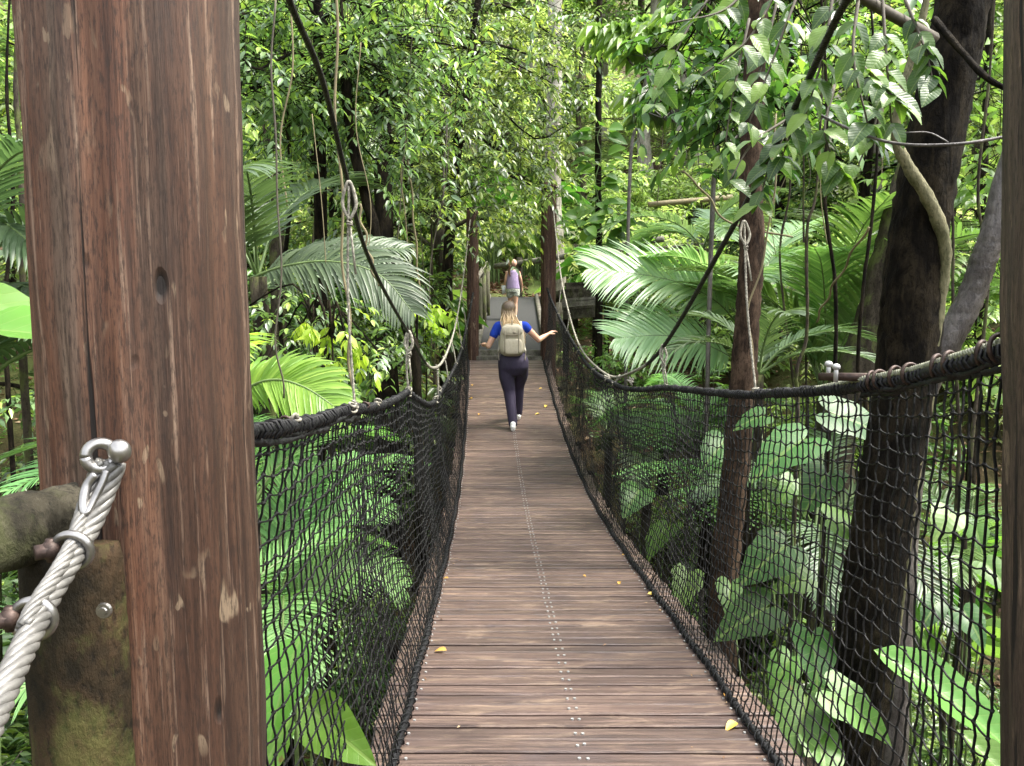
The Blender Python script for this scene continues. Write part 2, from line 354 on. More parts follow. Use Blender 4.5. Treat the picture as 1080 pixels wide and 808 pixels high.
t = NT('forest_soil'); a = t.noise(t.mapping(), 9, 8, .75, .5); b = t.noise(t.mapping(), .6, 4, .6)
col = t.ramp(a, [(.3, (.018, .011, .007)), (.5, (.05, .03, .018)), (.68, (.12, .075, .045)), (.8, (.2, .15, .1))])
sepY = t.n('ShaderNodeSeparateXYZ'); t.l(t.mapping(), sepY.inputs[0])
gfac = t.math('MULTIPLY', t.ramp(b, [(.42, 0.), (.6, 1.)]), t.ramp(t.math('MULTIPLY', sepY.outputs[1], .01), [(.1, .35), (.25, 1.)]))
col = t.mix(gfac, col, (.12, .19, .045))
soil = t.done(t.bsdf(col, .95, .2, bump=a, bstr=1, bdist=.05))
tag(mb.build('ground', soil), kind='structure')

meas = [(805, 416, 815), (740, 431, 770), (699, 445, 742), (645, 458, 708), (593, 469, 665), (553, 478, 638), (508, 487, 618), (455, 489, 592), (420, 492, 583), (392, 495, 577)]
tab = []
for py, l, r in meas:
    b = (CY-py)/F; den = _c+b*_s; Yd = 1.2*F*den/(r-l); p = at((l+r)/2, py, Yd); tab.append((Yd, p[0], p[2]))
tab = np.array(tab); cz = np.polyfit(tab[:, 0], tab[:, 2], 4); cx = np.polyfit(tab[:, 0], tab[:, 1], 2)
Y0, Y1 = 1.0, 12.2
def dz(y):
    y = np.asarray(y, float); a = 2.2; sl = np.polyval(np.polyder(cz), a)
    return np.where(y < a, np.polyval(cz, a)+sl*(y-a)*.8, np.polyval(cz, np.minimum(y, 12.0))+np.polyval(np.polyder(cz), 12.)*np.clip(y-12., 0, 1))
def ax(y): return np.polyval(cx, np.asarray(y, float))
def blocks(P, clear=.8):
    """does a curve enter the air above the walkway?"""
    P = np.asarray(P); c = np.abs(P[:, 0]-np.where(P[:, 1] > 12, -.03, ax(np.minimum(P[:, 1], 12)))) < clear
    zz = np.where(P[:, 1] > 12, .6, dz(np.minimum(P[:, 1], 12)))
    return bool((c & (P[:, 1] > .5) & (P[:, 1] < 19) & (P[:, 2] > zz-.30)).any())
# ------------------------------------------------------------------ leaves
def tmpl_lo():
    return (np.array([[0, 0, 0], [.5, .42, .08], [0, 1, -.15], [-.5, .42, .08]]), [np.array([[0, 1, 2], [0, 2, 3]])], None)
def tmpl_mid():
    v = np.array([[0, 0, 0], [.42, .25, .05], [.44, .6, .02], [0, 1, -.18], [-.44, .6, .02], [-.42, .25, .05], [0, .28, 0], [0, .62, -.05]])
    return (v, [np.array([[0, 1, 6], [2, 3, 7], [0, 6, 5], [7, 3, 4]]), np.array([[1, 2, 7, 6], [6, 7, 4, 5]])], None)
def tmpl_grid(nu=5, nv=9, prof=None, fold=.12, droop=.25, wave=.0, exact=False):
    """a blade seen as a grid with UVs; prof(v) = half width 0..0.5"""
    us = np.linspace(-1, 1, nu); vs = np.linspace(0, 1, nv); V = []; U = []
    for v in vs:
        w = prof(v)
        for u in us:
            V.append([u*w, v, fold*abs(u)*w*2-droop*v*v+wave*math.sin(v*16+u*3)*abs(u)*w]); U.append([.5+u*.5*(w*2 if not exact else 1), v])
    i = np.arange(nv-1)[:, None]*nu; j = np.arange(nu-1)[None]
    return (np.array(V), [np.stack([i+j, i+j+1, i+nu+j+1, i+nu+j], -1).reshape(-1, 4)], np.array(U))
ovate = lambda v: max(.5*math.sin(PI*min(1, v**.75))**.85 if 0 < v < 1 else 0, .004)
lance = lambda v: max(.5*math.sin(PI*v**.9)**.7 if 0 < v < 1 else 0, .004)
T_LO, T_MID = tmpl_lo(), tmpl_mid()
T_OV = tmpl_grid(5, 9, ovate, .15, .22); T_OV2 = tmpl_grid(7, 14, ovate, .08, .28, .03)
T_LAN = tmpl_grid(5, 12, lance, .25, .35, .06)
def heart():
    # outline around the petiole joint (0,0), tip at y=.8, basal lobes at y=-.25
    nt = 28; V = []; U = []; rings_ = (0.0, .35, .7, 1.0)
    for s in rings_:
        for k in range(nt+1):
            th = -PI*.965+2*PI*.965*k/nt   # 0 = tip
            a = abs(th)/PI
            r = .78*(1-a)**.9*math.exp(-1.1*a)*1.0+.40*math.exp(-((a-.62)/.26)**2)+.1*math.exp(-((a-.35)/.2)**2)
            x, y = math.sin(th)*r*s*(.80+.05*math.sin(th*9)*s), math.cos(th)*r*s*(1.18 if a < .5 else 1)
            V.append([x, y+.22, .18*abs(x)-.32*max(y, 0)**2-.25*x*x-.15*min(y, 0)**2]); U.append([.5+x*.9, (y+.3)])
    n1 = nt+1; i = np.arange(3)[:, None]*n1; j = np.arange(nt)[None]
    return (np.array(V), [np.stack([i+j, i+n1+j, i+n1+j+1, i+j+1], -1).reshape(-1, 4)], np.array(U))
T_HEART = heart()
def leaves(mb, P, D, N, L, W, T, mat=0):
    P = np.asarray(P, float).reshape(-1, 3); n = len(P)
    if n == 0: return
    D = nrm(np.broadcast_to(D, P.shape)); N = np.broadcast_to(np.asarray(N, float), P.shape)
    S = nrm(np.cross(D, N)); U = np.cross(S, D)
    L = np.broadcast_to(np.asarray(L, float), (n,)); W = np.broadcast_to(np.asarray(W, float), (n,))
    tv, tf, tu = T; k = len(tv)
    V = P[:, None]+S[:, None]*(tv[None, :, 0, None]*W[:, None, None])+D[:, None]*(tv[None, :, 1, None]*L[:, None, None])+U[:, None]*(tv[None, :, 2, None]*L[:, None, None])
    off = (np.arange(n)*k)[:, None, None]
    mb.add(V.reshape(-1, 3), [(f[None]+off).reshape(-1, f.shape[1]) for f in tf], None if tu is None else np.tile(tu, (n, 1)), mat)

def sprays(mlf, mtw, T0, TD, TL, nl, leaf_len, leaf_w, droop=.35, T=T_LO, tw_r=.004, spread=.9, hang=.25, njit=.35):
    """twigs T0 + TD*TL with nl leaf pairs each"""
    n = len(T0); TD = nrm(TD)
    side = nrm(np.cross(TD, np.array([0, 0, 1.])+rng.normal(0, .15, (n, 3))))
    Ps, Ds, Ns, Ls = [], [], [], []
    def pos(t): return T0+TD*(TL*t)[:, None]+np.array([0, 0, -1.])*(droop*TL*t*t)[:, None]
    for q in range(nl):
        t_ = (q+.8)/nl
        for sg in (-1, 1):
            p = pos(t_*np.ones(n)+rng.normal(0, .02, n))
            d = TD*.5+side*sg*spread+np.array([0, 0, -1.])*(droop*t_*1.3+hang*rng.random(n))[:, None]+rng.normal(0, .16, (n, 3))
            Ps.append(p); Ds.append(d); Ns.append(np.array([0, 0, 1.])+rng.normal(0, njit, (n, 3)))
            Ls.append(leaf_len*(.75+.5*rng.random(n))*(1-.25*abs(t_-.55)))
    Ps.append(pos(np.ones(n))); Ds.append(TD+np.array([0, 0, -1.])*(droop*2)); Ns.append(np.tile([0, 0, 1.], (n, 1))+rng.normal(0, njit, (n, 3))); Ls.append(leaf_len*np.ones(n))
    L = np.concatenate(Ls); leaves(mlf, np.concatenate(Ps), np.concatenate(Ds), np.concatenate(Ns), L, L*leaf_w, T)
    if mtw is not None:
        a = pos(0*np.ones(n)); b = pos(.5*np.ones(n)); c = pos(np.ones(n))
        segs(mtw, a, b, tw_r, 3); segs(mtw, b, c, tw_r*.6, 3)

def crown_tree(name, seed, h, r0, crown_lo, crown_R, limbs, twigs, nl, ll, lw, mats, droop=.35, T=T_LO, lean=(0, 0), label=None, cat='tree', group=None, tl=.6, path=None, r1=None, updir=.35, hang=.25):
    """a tree: wobbling tapered trunk, curved limbs, twigs with leaf pairs. Local origin at its foot."""
    global rng
    old = rng; rng = np.random.default_rng(seed)
    root = empty(name, (0, 0, 0), label, cat, group)
    mt, ml = MB(), MB()
    if path is None:
        k = 7; zz = np.linspace(-.3, h, k); w = rng.normal(0, .02*h**.7, (k, 2)).cumsum(0); w -= w[0]
        path = np.stack([w[:, 0]+lean[0]*zz/h, w[:, 1]+lean[1]*zz/h, zz], 1)
    P = catmull(path, 26); rr = np.linspace(r0, r1 if r1 else r0*.35, 26); rr[:3] *= [1.5, 1.25, 1.08]
    tube(mt, P, rr*(1+rng.normal(0, .04, 26)), 10)
    T0s, TDs, TLs = [], [], []
    hz = np.array([p[2] for p in P])
    for li in range(limbs):
        f = crown_lo+(1-crown_lo)*(li+.5)/limbs; idx = int(np.clip(f*25+rng.normal(0, .8), 1, 25)); s = P[idx]
        az = li*2.4+rng.normal(0, .35); ln = crown_R*(.6+.6*rng.random())*(1-.35*(f-crown_lo)/(1-crown_lo+1e-6))
        d = np.array([math.cos(az), math.sin(az), updir+.5*rng.random()]); d2 = np.array([math.cos(az+rng.normal(0, .4)), math.sin(az+rng.normal(0, .4)), updir*.3-.3*rng.random()])
        lp = catmull([s, s+d*ln*.35, s+d*ln*.4+d2*ln*.35, s+d*ln*.45+d2*ln*.65], 12)
        tube(mt, lp, np.linspace(max(rr[idx]*.45, .012), .006, 12), 5)
        q = rng.integers(3, 12, twigs); st = lp[q]+rng.normal(0, .03, (twigs, 3))
        td = nrm(lp[q]-lp[q-1])*.5+nrm(rng.normal(0, 1, (twigs, 3)))*np.array([1, 1, .6])
        T0s.append(st); TDs.append(td); TLs.append(tl*(.5+.8*rng.random(twigs)))
    T0 = np.concatenate(T0s); TD = np.concatenate(TDs); TL = np.concatenate(TLs)
    sprays(ml, mt, T0, TD, TL, nl, ll, lw, droop, T, hang=hang)
    mt.build('trunk', mats[0], root); ml.build('crown', mats[1], root)
    rng = old; return root

# ------------------------------------------------------------------ palm fronds
def leaflets(mb, P, D, N, L, W, droop, nseg=4):
    """strap leaflets curving down; vectorised. V-folded: 3 verts per ring."""
    n = len(P); D = nrm(D); N = nrm(N); g = np.array([0, 0, -1.])
    prof = [.55, 1, .95, .62, .05] if nseg == 4 else [.6, 1, .75, .05]
    rings_ = []; p = P.copy(); d = D.copy()
    for s in range(nseg+1):
        S = nrm(np.cross(d, N)); U = np.cross(S, d); w = (W*prof[s]*.5)[:, None]
        rings_ += [p-S*w-U*w*.35*-1, p, p+S*w+U*w*.35]
        p = p+d*(L/nseg)[:, None]; d = nrm(d+g*(droop*(.5+s/nseg))[:, None])
    V = np.stack(rings_, 1); k = 3*(nseg+1); f = []
    for s in range(nseg):
        a = s*3; f += [[a, a+1, a+4, a+3], [a+1, a+2, a+5, a+4]]
    f = np.array(f); off = (np.arange(n)*k)[:, None, None]
    mb.add(V.reshape(-1, 3), [(f[None]+off).reshape(-1, 4)])
def frond(mb, ms, pts, n, ll, lw, droop=.12, up=(0, 0, 1), v=.25, tip=.35, r=.012, base=.15, ang=.75, gap=.0):
    P = catmull(pts, 40); T, _, _ = frames(P); tube(ms, P, np.linspace(r, r*.2, 40), 5)
    ts = np.linspace(base, .995, n); idx = ts*39; i0 = np.minimum(idx.astype(int), 38); fr = (idx-i0)[:, None]
    c = P[i0]*(1-fr)+P[i0+1]*fr; tt = nrm(T[i0]*(1-fr)+T[i0+1]*fr); u = np.broadcast_to(np.array(up, float), c.shape); s = nrm(np.cross(tt, u)); uu = np.cross(s, tt)
    for sg in (-1, 1):
        tn = ((ts-base)/(1-base)); L = ll*(np.sin(PI*np.clip(tn*.82+.14, 0, 1))**.7)*(1+rng.normal(0, .05, n)); L = np.maximum(L, ll*tip*.5)
        fw = (ang+.5*tn)[:, None]; d = s*sg+tt*fw+uu*v+rng.normal(0, .05, (n, 3))
        if gap: keep = rng.random(n) > gap
        else: keep = np.ones(n, bool)
        leaflets(mb, c[keep], d[keep], (uu+.2*tt+rng.normal(0, .12, (n, 3)))[keep], L[keep], np.full(keep.sum(), lw), droop*(1+rng.random(keep.sum())*.8))
def palm(name, base, nf, length, ll, lw, mat, label, group=None, trunk=None, el=(.5, 1.2), n=44, custom=(), seed=1, droop=.14, custom_kw={}):
    global rng
    old = rng; rng = np.random.default_rng(seed)
    root = empty(name, base, label, 'palm', group); mt = MB()
    if trunk: tube(mt, catmull([(0, 0, -trunk[0]-.3), (.03, .02, -trunk[0]*.5), (0, 0, 0)], 8), trunk[1], 10)
    else: tube(mt, [(0, 0, -.35), (0, 0, -.1), (0, 0, .05)], [.07, .06, .04], 8)
    mt.build('trunk', M['bark'], root)
    for k in range(nf):
      for tries in range(6):
        a = k*2.399+rng.normal(0, .2+.3*tries); e = el[0]+(el[1]-el[0])*rng.random(); L = length*(.8+.35*rng.random())
        h = np.array([math.cos(a), math.sin(a), 0]); z = np.array([0, 0, 1.])
        p = [np.zeros(3)]
        for q in range(1, 5):
            ee = e-(q-1)*.38; p.append(p[-1]+(h*math.cos(ee)+z*math.sin(ee))*L/4)
        if not blocks(resample(np.array(p)+np.array(base), n=14), .75+ll*.5): break
      else: continue
      if True:
        mf, ms = MB(), MB(); frond(mf, ms, p, n, ll, lw, droop)
        f = mf.build('frond', mat, root); ms.build('stalk', M['stem'], f)
    for c in custom:
        mf, ms = MB(), MB(); frond(mf, ms, np.array(c)-np.array(base), **custom_kw)
        f = mf.build('frond', mat, root); ms.build('stalk', M['stem'], f)
    rng = old; return root
def fern(name, base, nf, length, mat, label, group=None, seed=1, el=.55, npin=22, trunk=0, frac=.42, ll=.10):
    global rng
    old = rng; rng = np.random.default_rng(seed)
    root = empty(name, base, label, 'fern', group)
    mt = MB(); tube(mt, [(0, 0, -trunk-.2), (0, 0, -trunk*.5), (0, 0, .02)], [.07, .05, .05], 8); mt.build('trunk', M['bark_dark'], root)
    for k in range(nf):
        a = k*2*PI/nf+rng.normal(0, .12); L = length*(.85+.25*rng.random()); h = np.array([math.cos(a), math.sin(a), 0]); z = np.array([0, 0, 1.])
        p = [np.zeros(3)]
        for q in range(1, 5):
            ee = el-(q-1)*.33; p.append(p[-1]+(h*math.cos(ee)+z*math.sin(ee))*L/4)
        if blocks(resample(np.array(p)+np.array(base), n=14), .95): continue
        P = catmull(p, 30); T, _, _ = frames(P); ml, ms = MB(), MB(); tube(ms, P, np.linspace(.009, .002, 30), 4)
        for ti in np.linspace(.12, .98, npin):
            i0 = min(int(ti*29), 28); c = P[i0]+(P[i0+1]-P[i0])*(ti*29-i0); s = nrm(np.cross(T[i0], z))
            pl = L*frac*math.sin(PI*min(1, ti*.85+.13))**.8
            m = max(4, int(pl/.036)); tt = np.linspace(.06, 1, m)
            for sg in (-1, 1):
                d = nrm(s*sg+T[i0]*.35+z*-.05+rng.normal(0, .03, 3)); q = c+d*(pl*tt)[:, None]-z*(.18*pl*tt*tt)[:, None]
                lat = nrm(np.cross(d, z)); w = (L/npin)*.72*(1-.6*tt)+.004
                for s2 in (-1, 1):
                    leaves(ml, q, lat*s2+d*.45-z*.1, z+rng.normal(0, .12, q.shape), w, .022*L, T_LO)
        f = ml.build('frond', mat, root); ms.build('stalk', M['stem'], f)
    rng = old; return root

# ================================================================== BRIDGE
bridge = empty('rope_footbridge', (0, 0, 0), 'sagging rope footbridge with worn brown plank deck and black net sides', 'bridge')
# planks
mb = MB(); ms = MB(); y = Y0; pr = random.Random(3); arcs = []
while y < Y1-.05:
    w = .073+pr.uniform(-.003, .003); z = float(dz(y+w/2)); sl = float(dz(y+w)-dz(y))/w; xc = float(ax(y+w/2)); hw = .70+pr.uniform(-.012, .012); th = .03; c = .005
    prof = [(-w/2, -th), (-w/2, -c), (-w/2+c, 0), (w/2-c, 0), (w/2, -c), (w/2, -th)]
    nx_ = 13; V = []; skew = pr.uniform(-.003, .003); dzz = pr.uniform(-.0028, .0028)
    for k in range(nx_):
        x = -hw+2*hw*k/(nx_-1); jy = pr.uniform(-.0012, .0012); jz = pr.uniform(-.001, .001)
        for a, b in prof:
            V.append([xc+x, y+w/2+a+skew*x/hw+jy, z+b+a*sl+jz+dzz])
    V = np.array(V); i = np.arange(nx_-1)[:, None]*6; j = np.arange(6)[None]; kk = (j+1) % 6
    mb.add(V, [np.stack([i+j, i+6+j, i+6+kk, i+kk], -1).reshape(-1, 4), np.array([[0, 1, 2, 3, 4, 5], [(nx_-1)*6+q for q in (5, 4, 3, 2, 1, 0)]])])
    for xo, rr in ((-.013, .0056), (.013, .0056), (-.575+pr.uniform(-.006, .006), .005), (.575+pr.uniform(-.006, .006), .005)):
        jx = pr.uniform(-.003, .003); jy = pr.uniform(-.006, .006); a = np.linspace(0, 2*PI, 8, endpoint=False)
        top = np.stack([xc+xo+jx+rr*np.cos(a), y+w/2+jy+rr*np.sin(a), np.full(8, z+.0045+dzz)+rr*np.sin(a)*sl], 1); bot = top.copy(); bot[:, 2] -= .006
        jj = np.arange(8); k2 = (jj+1) % 8
        ms.add(np.vstack([top, bot]), [jj[None], np.stack([jj+8, k2+8, k2, jj], -1)])
    y += w+.0095+pr.uniform(0, .0025)
mb.build('deck', M['deck'], bridge, smooth=False)
tag(ms.build('screw_heads', M['screw'], bridge, smooth=False), kind='stuff')
mb = MB()
yy = np.linspace(Y0, Y1, 50)
for xo in (-.66, -.25, .25, .66):
    tube(mb, np.stack([ax(yy)+xo, yy, dz(yy)-.055], 1), .02, 6)
for y in np.arange(1.3, 12.1, 1.1): beam(mb, (float(ax(y))-.8, y, float(dz(y))-.11), (float(ax(y))+.8, y, float(dz(y))-.11), .08, .06)
mb.build('underframe', M['bark_dark'], bridge)
# rails (net head ropes)
RL = atl([(232, 460, 1.13), (310, 449, 1.5), (340, 442, 1.75), (365, 433, 2.0), (398, 429, 2.7), (420, 420, 3.3), (430, 414, 3.6), (438, 420, 4.0), (455, 426, 4.9), (467, 410, 6.2), (481, 384, 8), (488.5, 361, 9.6), (494, 335, 11), (499, 309, 12.2)])
RR = atl([(1074, 368, 1.24), (1030, 380, 1.38), (990, 391, 1.55), (960, 399, 1.7), (930, 404, 1.85), (880, 411, 2.1), (810, 415, 2.6), (775, 416, 2.95), (702, 409, 4.1), (675, 411, 4.7), (650, 406, 5.5), (620, 385, 7.2), (598, 350, 9.2), (583, 320, 11.2), (577, 304, 12.2)])
RLc, RRc = catmull(RL, 260), catmull(RR, 260)
def rail_at(Rc, y): return np.array([np.interp(y, Rc[:, 1], Rc[:, k]) for k in range(3)]).T
CELL = .042
for Rc, sg in ((RLc, -1), (RRc, 1)):
    ny = int((12.15-1.15)/CELL); nr = 28
    yv = np.linspace(1.15 if sg < 0 else 1.27, 12.15, ny)
    top = rail_at(Rc, yv); bot = np.stack([ax(yv)+sg*.60, yv, dz(yv)+.012], 1)
    s = np.linspace(0, 1, nr)
    tt = s[:, None, None]
    bul = np.sin(PI*s)**.8; wav = .02*np.sin(yv*3.1+sg)+.03*np.sin(yv*1.2+1+sg)
    Nn = top[None]*(1-tt)+bot[None]*tt
    Nn[:, :, 0] += sg*(.045*bul[:, None]+wav[None]*bul[:, None])*(1 if sg < 0 else np.clip((yv[None]-1.27)*2.5, 0, 1))
    Nn[:, :, 2] += -.03*bul[:, None]*np.sin(yv*2.3)[None]
    alt = ((np.arange(nr)[:, None]+np.arange(ny)[None]) % 2)*2-1
    Nn[1:-1, :, 2] += alt[1:-1]*.0032; 
    lf = np.zeros((nr, ny, 3)); r2 = np.random.default_rng(11+sg)
    big = r2.normal(0, 1, (nr//3+2, ny//4+2, 3)); 
    ii = np.linspace(0, nr//3+.99, nr); jj = np.linspace(0, ny//4+.99, ny)
    i0 = ii.astype(int); j0 = jj.astype(int); fi = (ii-i0)[:, None, None]; fj = (jj-j0)[None, :, None]
    lf = (big[i0][:, j0]*(1-fi)*(1-fj)+big[i0+1][:, j0]*fi*(1-fj)+big[i0][:, j0+1]*(1-fi)*fj+big[i0+1][:, j0+1]*fi*fj)
    J = lf*np.array([.007, .008, .006])+r2.normal(0, .0016, (nr, ny, 3)); J[0] *= .2; J[-1] *= .3; Nn += J
    mb = MB()
    # two half strands each so that they sag and bow a little
    A, B = Nn[:-1], Nn[1:]; mid = (A+B)/2+r2.normal(0, .0018, A.shape); sw = .0026
    for a_, b_ in ((A, mid), (mid, B)): segs(mb, a_.reshape(-1, 3), b_.reshape(-1, 3), sw)
    A, B = Nn[:, :-1], Nn[:, 1:]; mid = (A+B)/2; mid[:, :, 2] -= .0005+.0025*r2.random(mid.shape[:2])
    for a_, b_ in ((A, mid), (mid, B)): segs(mb, a_.reshape(-1, 3), b_.reshape(-1, 3), .0021)
    K = Nn[1:-1, yv < 6.5].reshape(-1, 3); o8 = np.array([[1, 0, 0], [0, 1, 0], [-1, 0, 0], [0, -1, 0], [0, 0, 1.5], [0, 0, -1.5]])*.0054
    V = K[:, None]+o8[None]; off = (np.arange(len(K))*6)[:, None, None]
    of = np.array([[0, 1, 4], [1, 2, 4], [2, 3, 4], [3, 0, 4], [1, 0, 5], [2, 1, 5], [3, 2, 5], [0, 3, 5]])
    mb.add(V.reshape(-1, 3), [(of[None]+off).reshape(-1, 3)])
    net = mb.build('side_net', M['net'], bridge, smooth=False); net['label'] = 'black knotted net along the %s edge of the deck' % ('left' if sg < 0 else 'right')
    # head rope with lashing
    mb = MB(); P = resample(Rc, .02); r3 = np.random.default_rng(5)
    P[:, 2] += .002*np.sin(P[:, 1]*21)
    tube(mb, P, .0125+.0015*np.sin(P[:, 1]*13), 8)
    P2 = resample(Rc, .0035); T, A_, B_ = frames(P2); L = np.arange(len(P2))*.0035; ph = 2*PI*L/.021+.6*np.sin(L*7)
    rad = (.0145+.002*np.sin(L*31)+.0015*np.sin(L*83))
    tube(mb, (P2+A_*(np.cos(ph)*rad)[:, None]+B_*(np.sin(ph)*rad)[:, None])[::1], .0042, 4)
    near = P[P[:, 1] < (1.95 if sg > 0 else 2.3)]
    for q in range(2):
        J = r3.normal(0, .003, near.shape); tube(mb, resample(catmull((near+J)[::4], len(near)), .015)+np.array([0, 0, -.016-.008*q]), .0065, 6, jit=.0018)
    mb.build('head_rope', M['rope'], bridge)
    # foot rope lying on the planks
    mb = MB(); yy = np.linspace(1.1, 12.15, 400); P = np.stack([ax(yy)+sg*(.60+.004*np.sin(yy*9)), yy, dz(yy)+.014], 1)
    twisted(mb, P, .0075, 3, .008, .05, .02, 6)
    P3 = resample(P, .006); T, A_, B_ = frames(P3); L = np.arange(len(P3))*.006; ph = 2*PI*L/.06
    tube(mb, P3+A_*(np.cos(ph)*.017)[:, None]+B_*(np.sin(ph)*.017)[:, None], .003, 4)
    mb.build('foot_rope', M['rope'], bridge)
# suspension cables
CL = atl([(262, -130, 1.18), (305, 0, 1.45), (340, 85, 1.74), (365, 185, 2.05), (390, 275, 2.5), (430, 350, 3.6), (455, 388, 5.0), (470, 375, 7.0), (481, 340, 9.0), (489, 290, 11.0), (496, 232, 12.25)])
CR = atl([(1000, -150, 1.35), (893, 0, 2.0), (840, 110, 2.4), (770, 245, 3.0), (700, 365, 4.1), (668, 392, 5.0), (640, 395, 6.2), (612, 366, 8.0), (598, 322, 9.5), (590, 280, 10.8), (583, 215, 12.25)])
for Pc, sg in ((CL, -1), (CR, 1)):
    c = catmull(Pc, 200); mb = MB(); nearc = c[c[:, 1] < 4.6]; farc = c[c[:, 1] >= 4.5]
    twisted(mb, nearc, .0040 if sg < 0 else .0062, 5, .0038 if sg < 0 else .0056, .05, .012, 5)
    cb = mb.build('suspension_cable', M['cable'], bridge); cb['label'] = 'dark twisted cable sweeping down above the %s net' % ('left' if sg < 0 else 'right')
    mb = MB(); twisted(mb, farc, .006, 4, .006, .08, .03, 5); o = mb.build('suspension_rope', M['white_rope'], bridge)
def cab_at(Pc, y):
    c = catmull(Pc, 200); return rail_at(c, y)
def knot(mb, c, r, n=4, ax_=(1, 0, 0)):
    for q in range(n): ring(mb, np.array(c)+np.array([0, 0, (q-n/2)*r*.45])+rng.normal(0, r*.12, 3), nrm(np.array([.2, .2, 1])+rng.normal(0, .5, 3)), r*(.8+.3*rng.random()), r*.3, 12, 6)
    ball(mb, np.array(c)+np.array([r*.7, 0, r*.3]), r*.5, 8)
for a, b, r in ((at(368, 196, 2.03), at(374, 428, 2.03), .0036), (at(431, 352, 3.6), at(431, 414, 3.6), .006), (at(785, 236, 2.93), at(797, 412, 2.72), .0042), (at(699, 366, 4.1), at(702, 408, 4.1), .0045)):
    mb = MB(); a = np.array(a); b = np.array(b); m = (a+b)/2+np.array([-.01, 0, 0]); p = catmull([a, m, b], 20)
    twisted(mb, p, r*.6, 3, r*.62, .04, .012, 5)
    dn = nrm(b-a)
    lp = np.array([a+dn*.09, a+dn*.045+np.array([.018, 0, 0]), a-dn*.012, a+dn*.045-np.array([.018, 0, 0]), a+dn*.09]); tube(mb, catmull(lp, 24), r*1.25, 6)
    q = a+dn*.10; tube(mb, [q, q+dn*.13+np.array([.012, 0, 0])], r*.9, 5)
    h = mb.build('hanger_rope', M['white_rope'], bridge); mk = MB()
    knot(mk, a+dn*.095, r*1.9, 3); knot(mk, b-dn*.004, r*2.4, 4)
    mk.build('rope_knot', M['white_rope'], h)
for y in (5.6, 6.8, 8.0, 9.2, 10.4):
    for Pc, Rc in ((CL, RLc), (CR, RRc)):
        a = cab_at(Pc, y); b = rail_at(Rc, y); mb = MB(); tube(mb, catmull([a, (a+b)/2+.004, b], 6), .007, 5); h = mb.build('hanger_rope', M['white_rope'], bridge)
        mk = MB(); knot(mk, b, .017, 3); knot(mk, a, .014, 4); mk.build('rope_knot', M['white_rope'], h)
# lashing knots and cable clips on the head ropes near the camera
for (px, py, Yk, mt_) in ((309, 441, 1.5, 'white_rope'), (300, 448, 1.45, 'rust'), (372, 428, 2.0, 'white_rope'), (386, 427, 2.35, 'rust'), (398, 424, 2.6, 'white_rope'), (459, 421, 5.2, 'white_rope'), (463, 411, 5.9, 'white_rope'), (665, 401, 4.9, 'white_rope'), (640, 398, 5.9, 'white_rope')):
    mb = MB(); knot(mb, at(px, py, Yk), .011 if Yk < 3 else .02, 3); mb.build('lashing_knot', M[mt_], bridge)
# steel wire with rings on the near part of the right head rope
mb = MB(); P = resample(RRc[RRc[:, 1] < 2.35], .01)+np.array([0, 0, .017]); P[:, 2] -= np.clip((P[:, 1]-2.0)*.05, 0, .02)
twisted(mb, P, .006, 6, .0042, .07, .008, 5); w = mb.build('steel_wire', M['steel_old'], bridge)
for yv in (1.3, 1.36, 1.5, 1.56, 1.7, 1.78, 1.86, 1.9):
    p = rail_at(RRc, yv)+np.array([0, 0, .010]); mb = MB(); ring(mb, p, nrm(np.array([-.45, 1., -.1])+rng.normal(0, .12, 3)), .021+.003*rng.random(), .0042, 20, 7); mb.build('rope_ring', M['rust'], bridge)
for px, py, Yk in ((874, 384, 2.05), (882, 387, 1.98)):
    mb = MB(); p = at(px, py, Yk); tube(mb, [p+np.array([0, 0, -.04]), p+np.array([0, 0, .004])], .006, 8); ball(mb, p, (.011, .011, .009)); mb.build('cable_clip', M['screw'], bridge)
mb = MB(); p = at(897, 398, 1.98); beam(mb, p+np.array([-.055, .06, -.004]), p+np.array([.03, -.035, .004]), .022, .02); mb.build('cable_clamp', M['rust'], bridge)

# ================================================================== POSTS
def post(name, c0, c1, r, mat, seed, label, flat=.12, rows=120, sides=96, amp=.006):
    root = mb = MB(); P = np.linspace(c0, c1, rows); th = np.linspace(0, 2*PI, sides, endpoint=False); V = []
    for k, p in enumerate(P):
        for a in th:
            sq = 1/max(abs(math.cos(a)), abs(math.sin(a)))
            q = Vector((math.cos(a)*3.2, math.sin(a)*3.2, p[2]*.7+seed)); q2 = Vector((math.cos(a)*11, math.sin(a)*11, p[2]*.9+seed)); q3 = Vector((math.cos(a)*26, math.sin(a)*26, p[2]*1.5+seed*2))
            rr = r*(1-flat+flat*sq)+amp*mnoise.noise(q)*1.8+amp*.8*mnoise.noise(Vector((math.cos(a)*2.2, math.sin(a)*2.2, p[2]*5+seed)))+amp*.7*mnoise.noise(q2)+amp*.4*mnoise.noise(q3)
            V.append([p[0]+rr*math.cos(a), p[1]+rr*math.sin(a), p[2]])
    V = np.array(V); i = np.arange(rows-1)[:, None]*sides; j = np.arange(sides)[None]; k = (j+1) % sides
    jj = np.arange(sides)[None]
    mb.add(V, [np.stack([i+j, i+k, i+sides+k, i+sides+j], -1).reshape(-1, 4), (rows-1)*sides+jj])
    o = mb.build(name, mat); o.location = c0; o.data.transform(__import__('mathutils').Matrix.Translation(-Vector(c0)))
    return tag(o, label, 'post')
PY = 1.15
post('gate_post', (-.553, PY, -.25), (-.547, PY, 3.2), .1435, M['post'], 1, 'thick weathered red-brown timber post with steel eye and wire rope', .10, 150, 128)
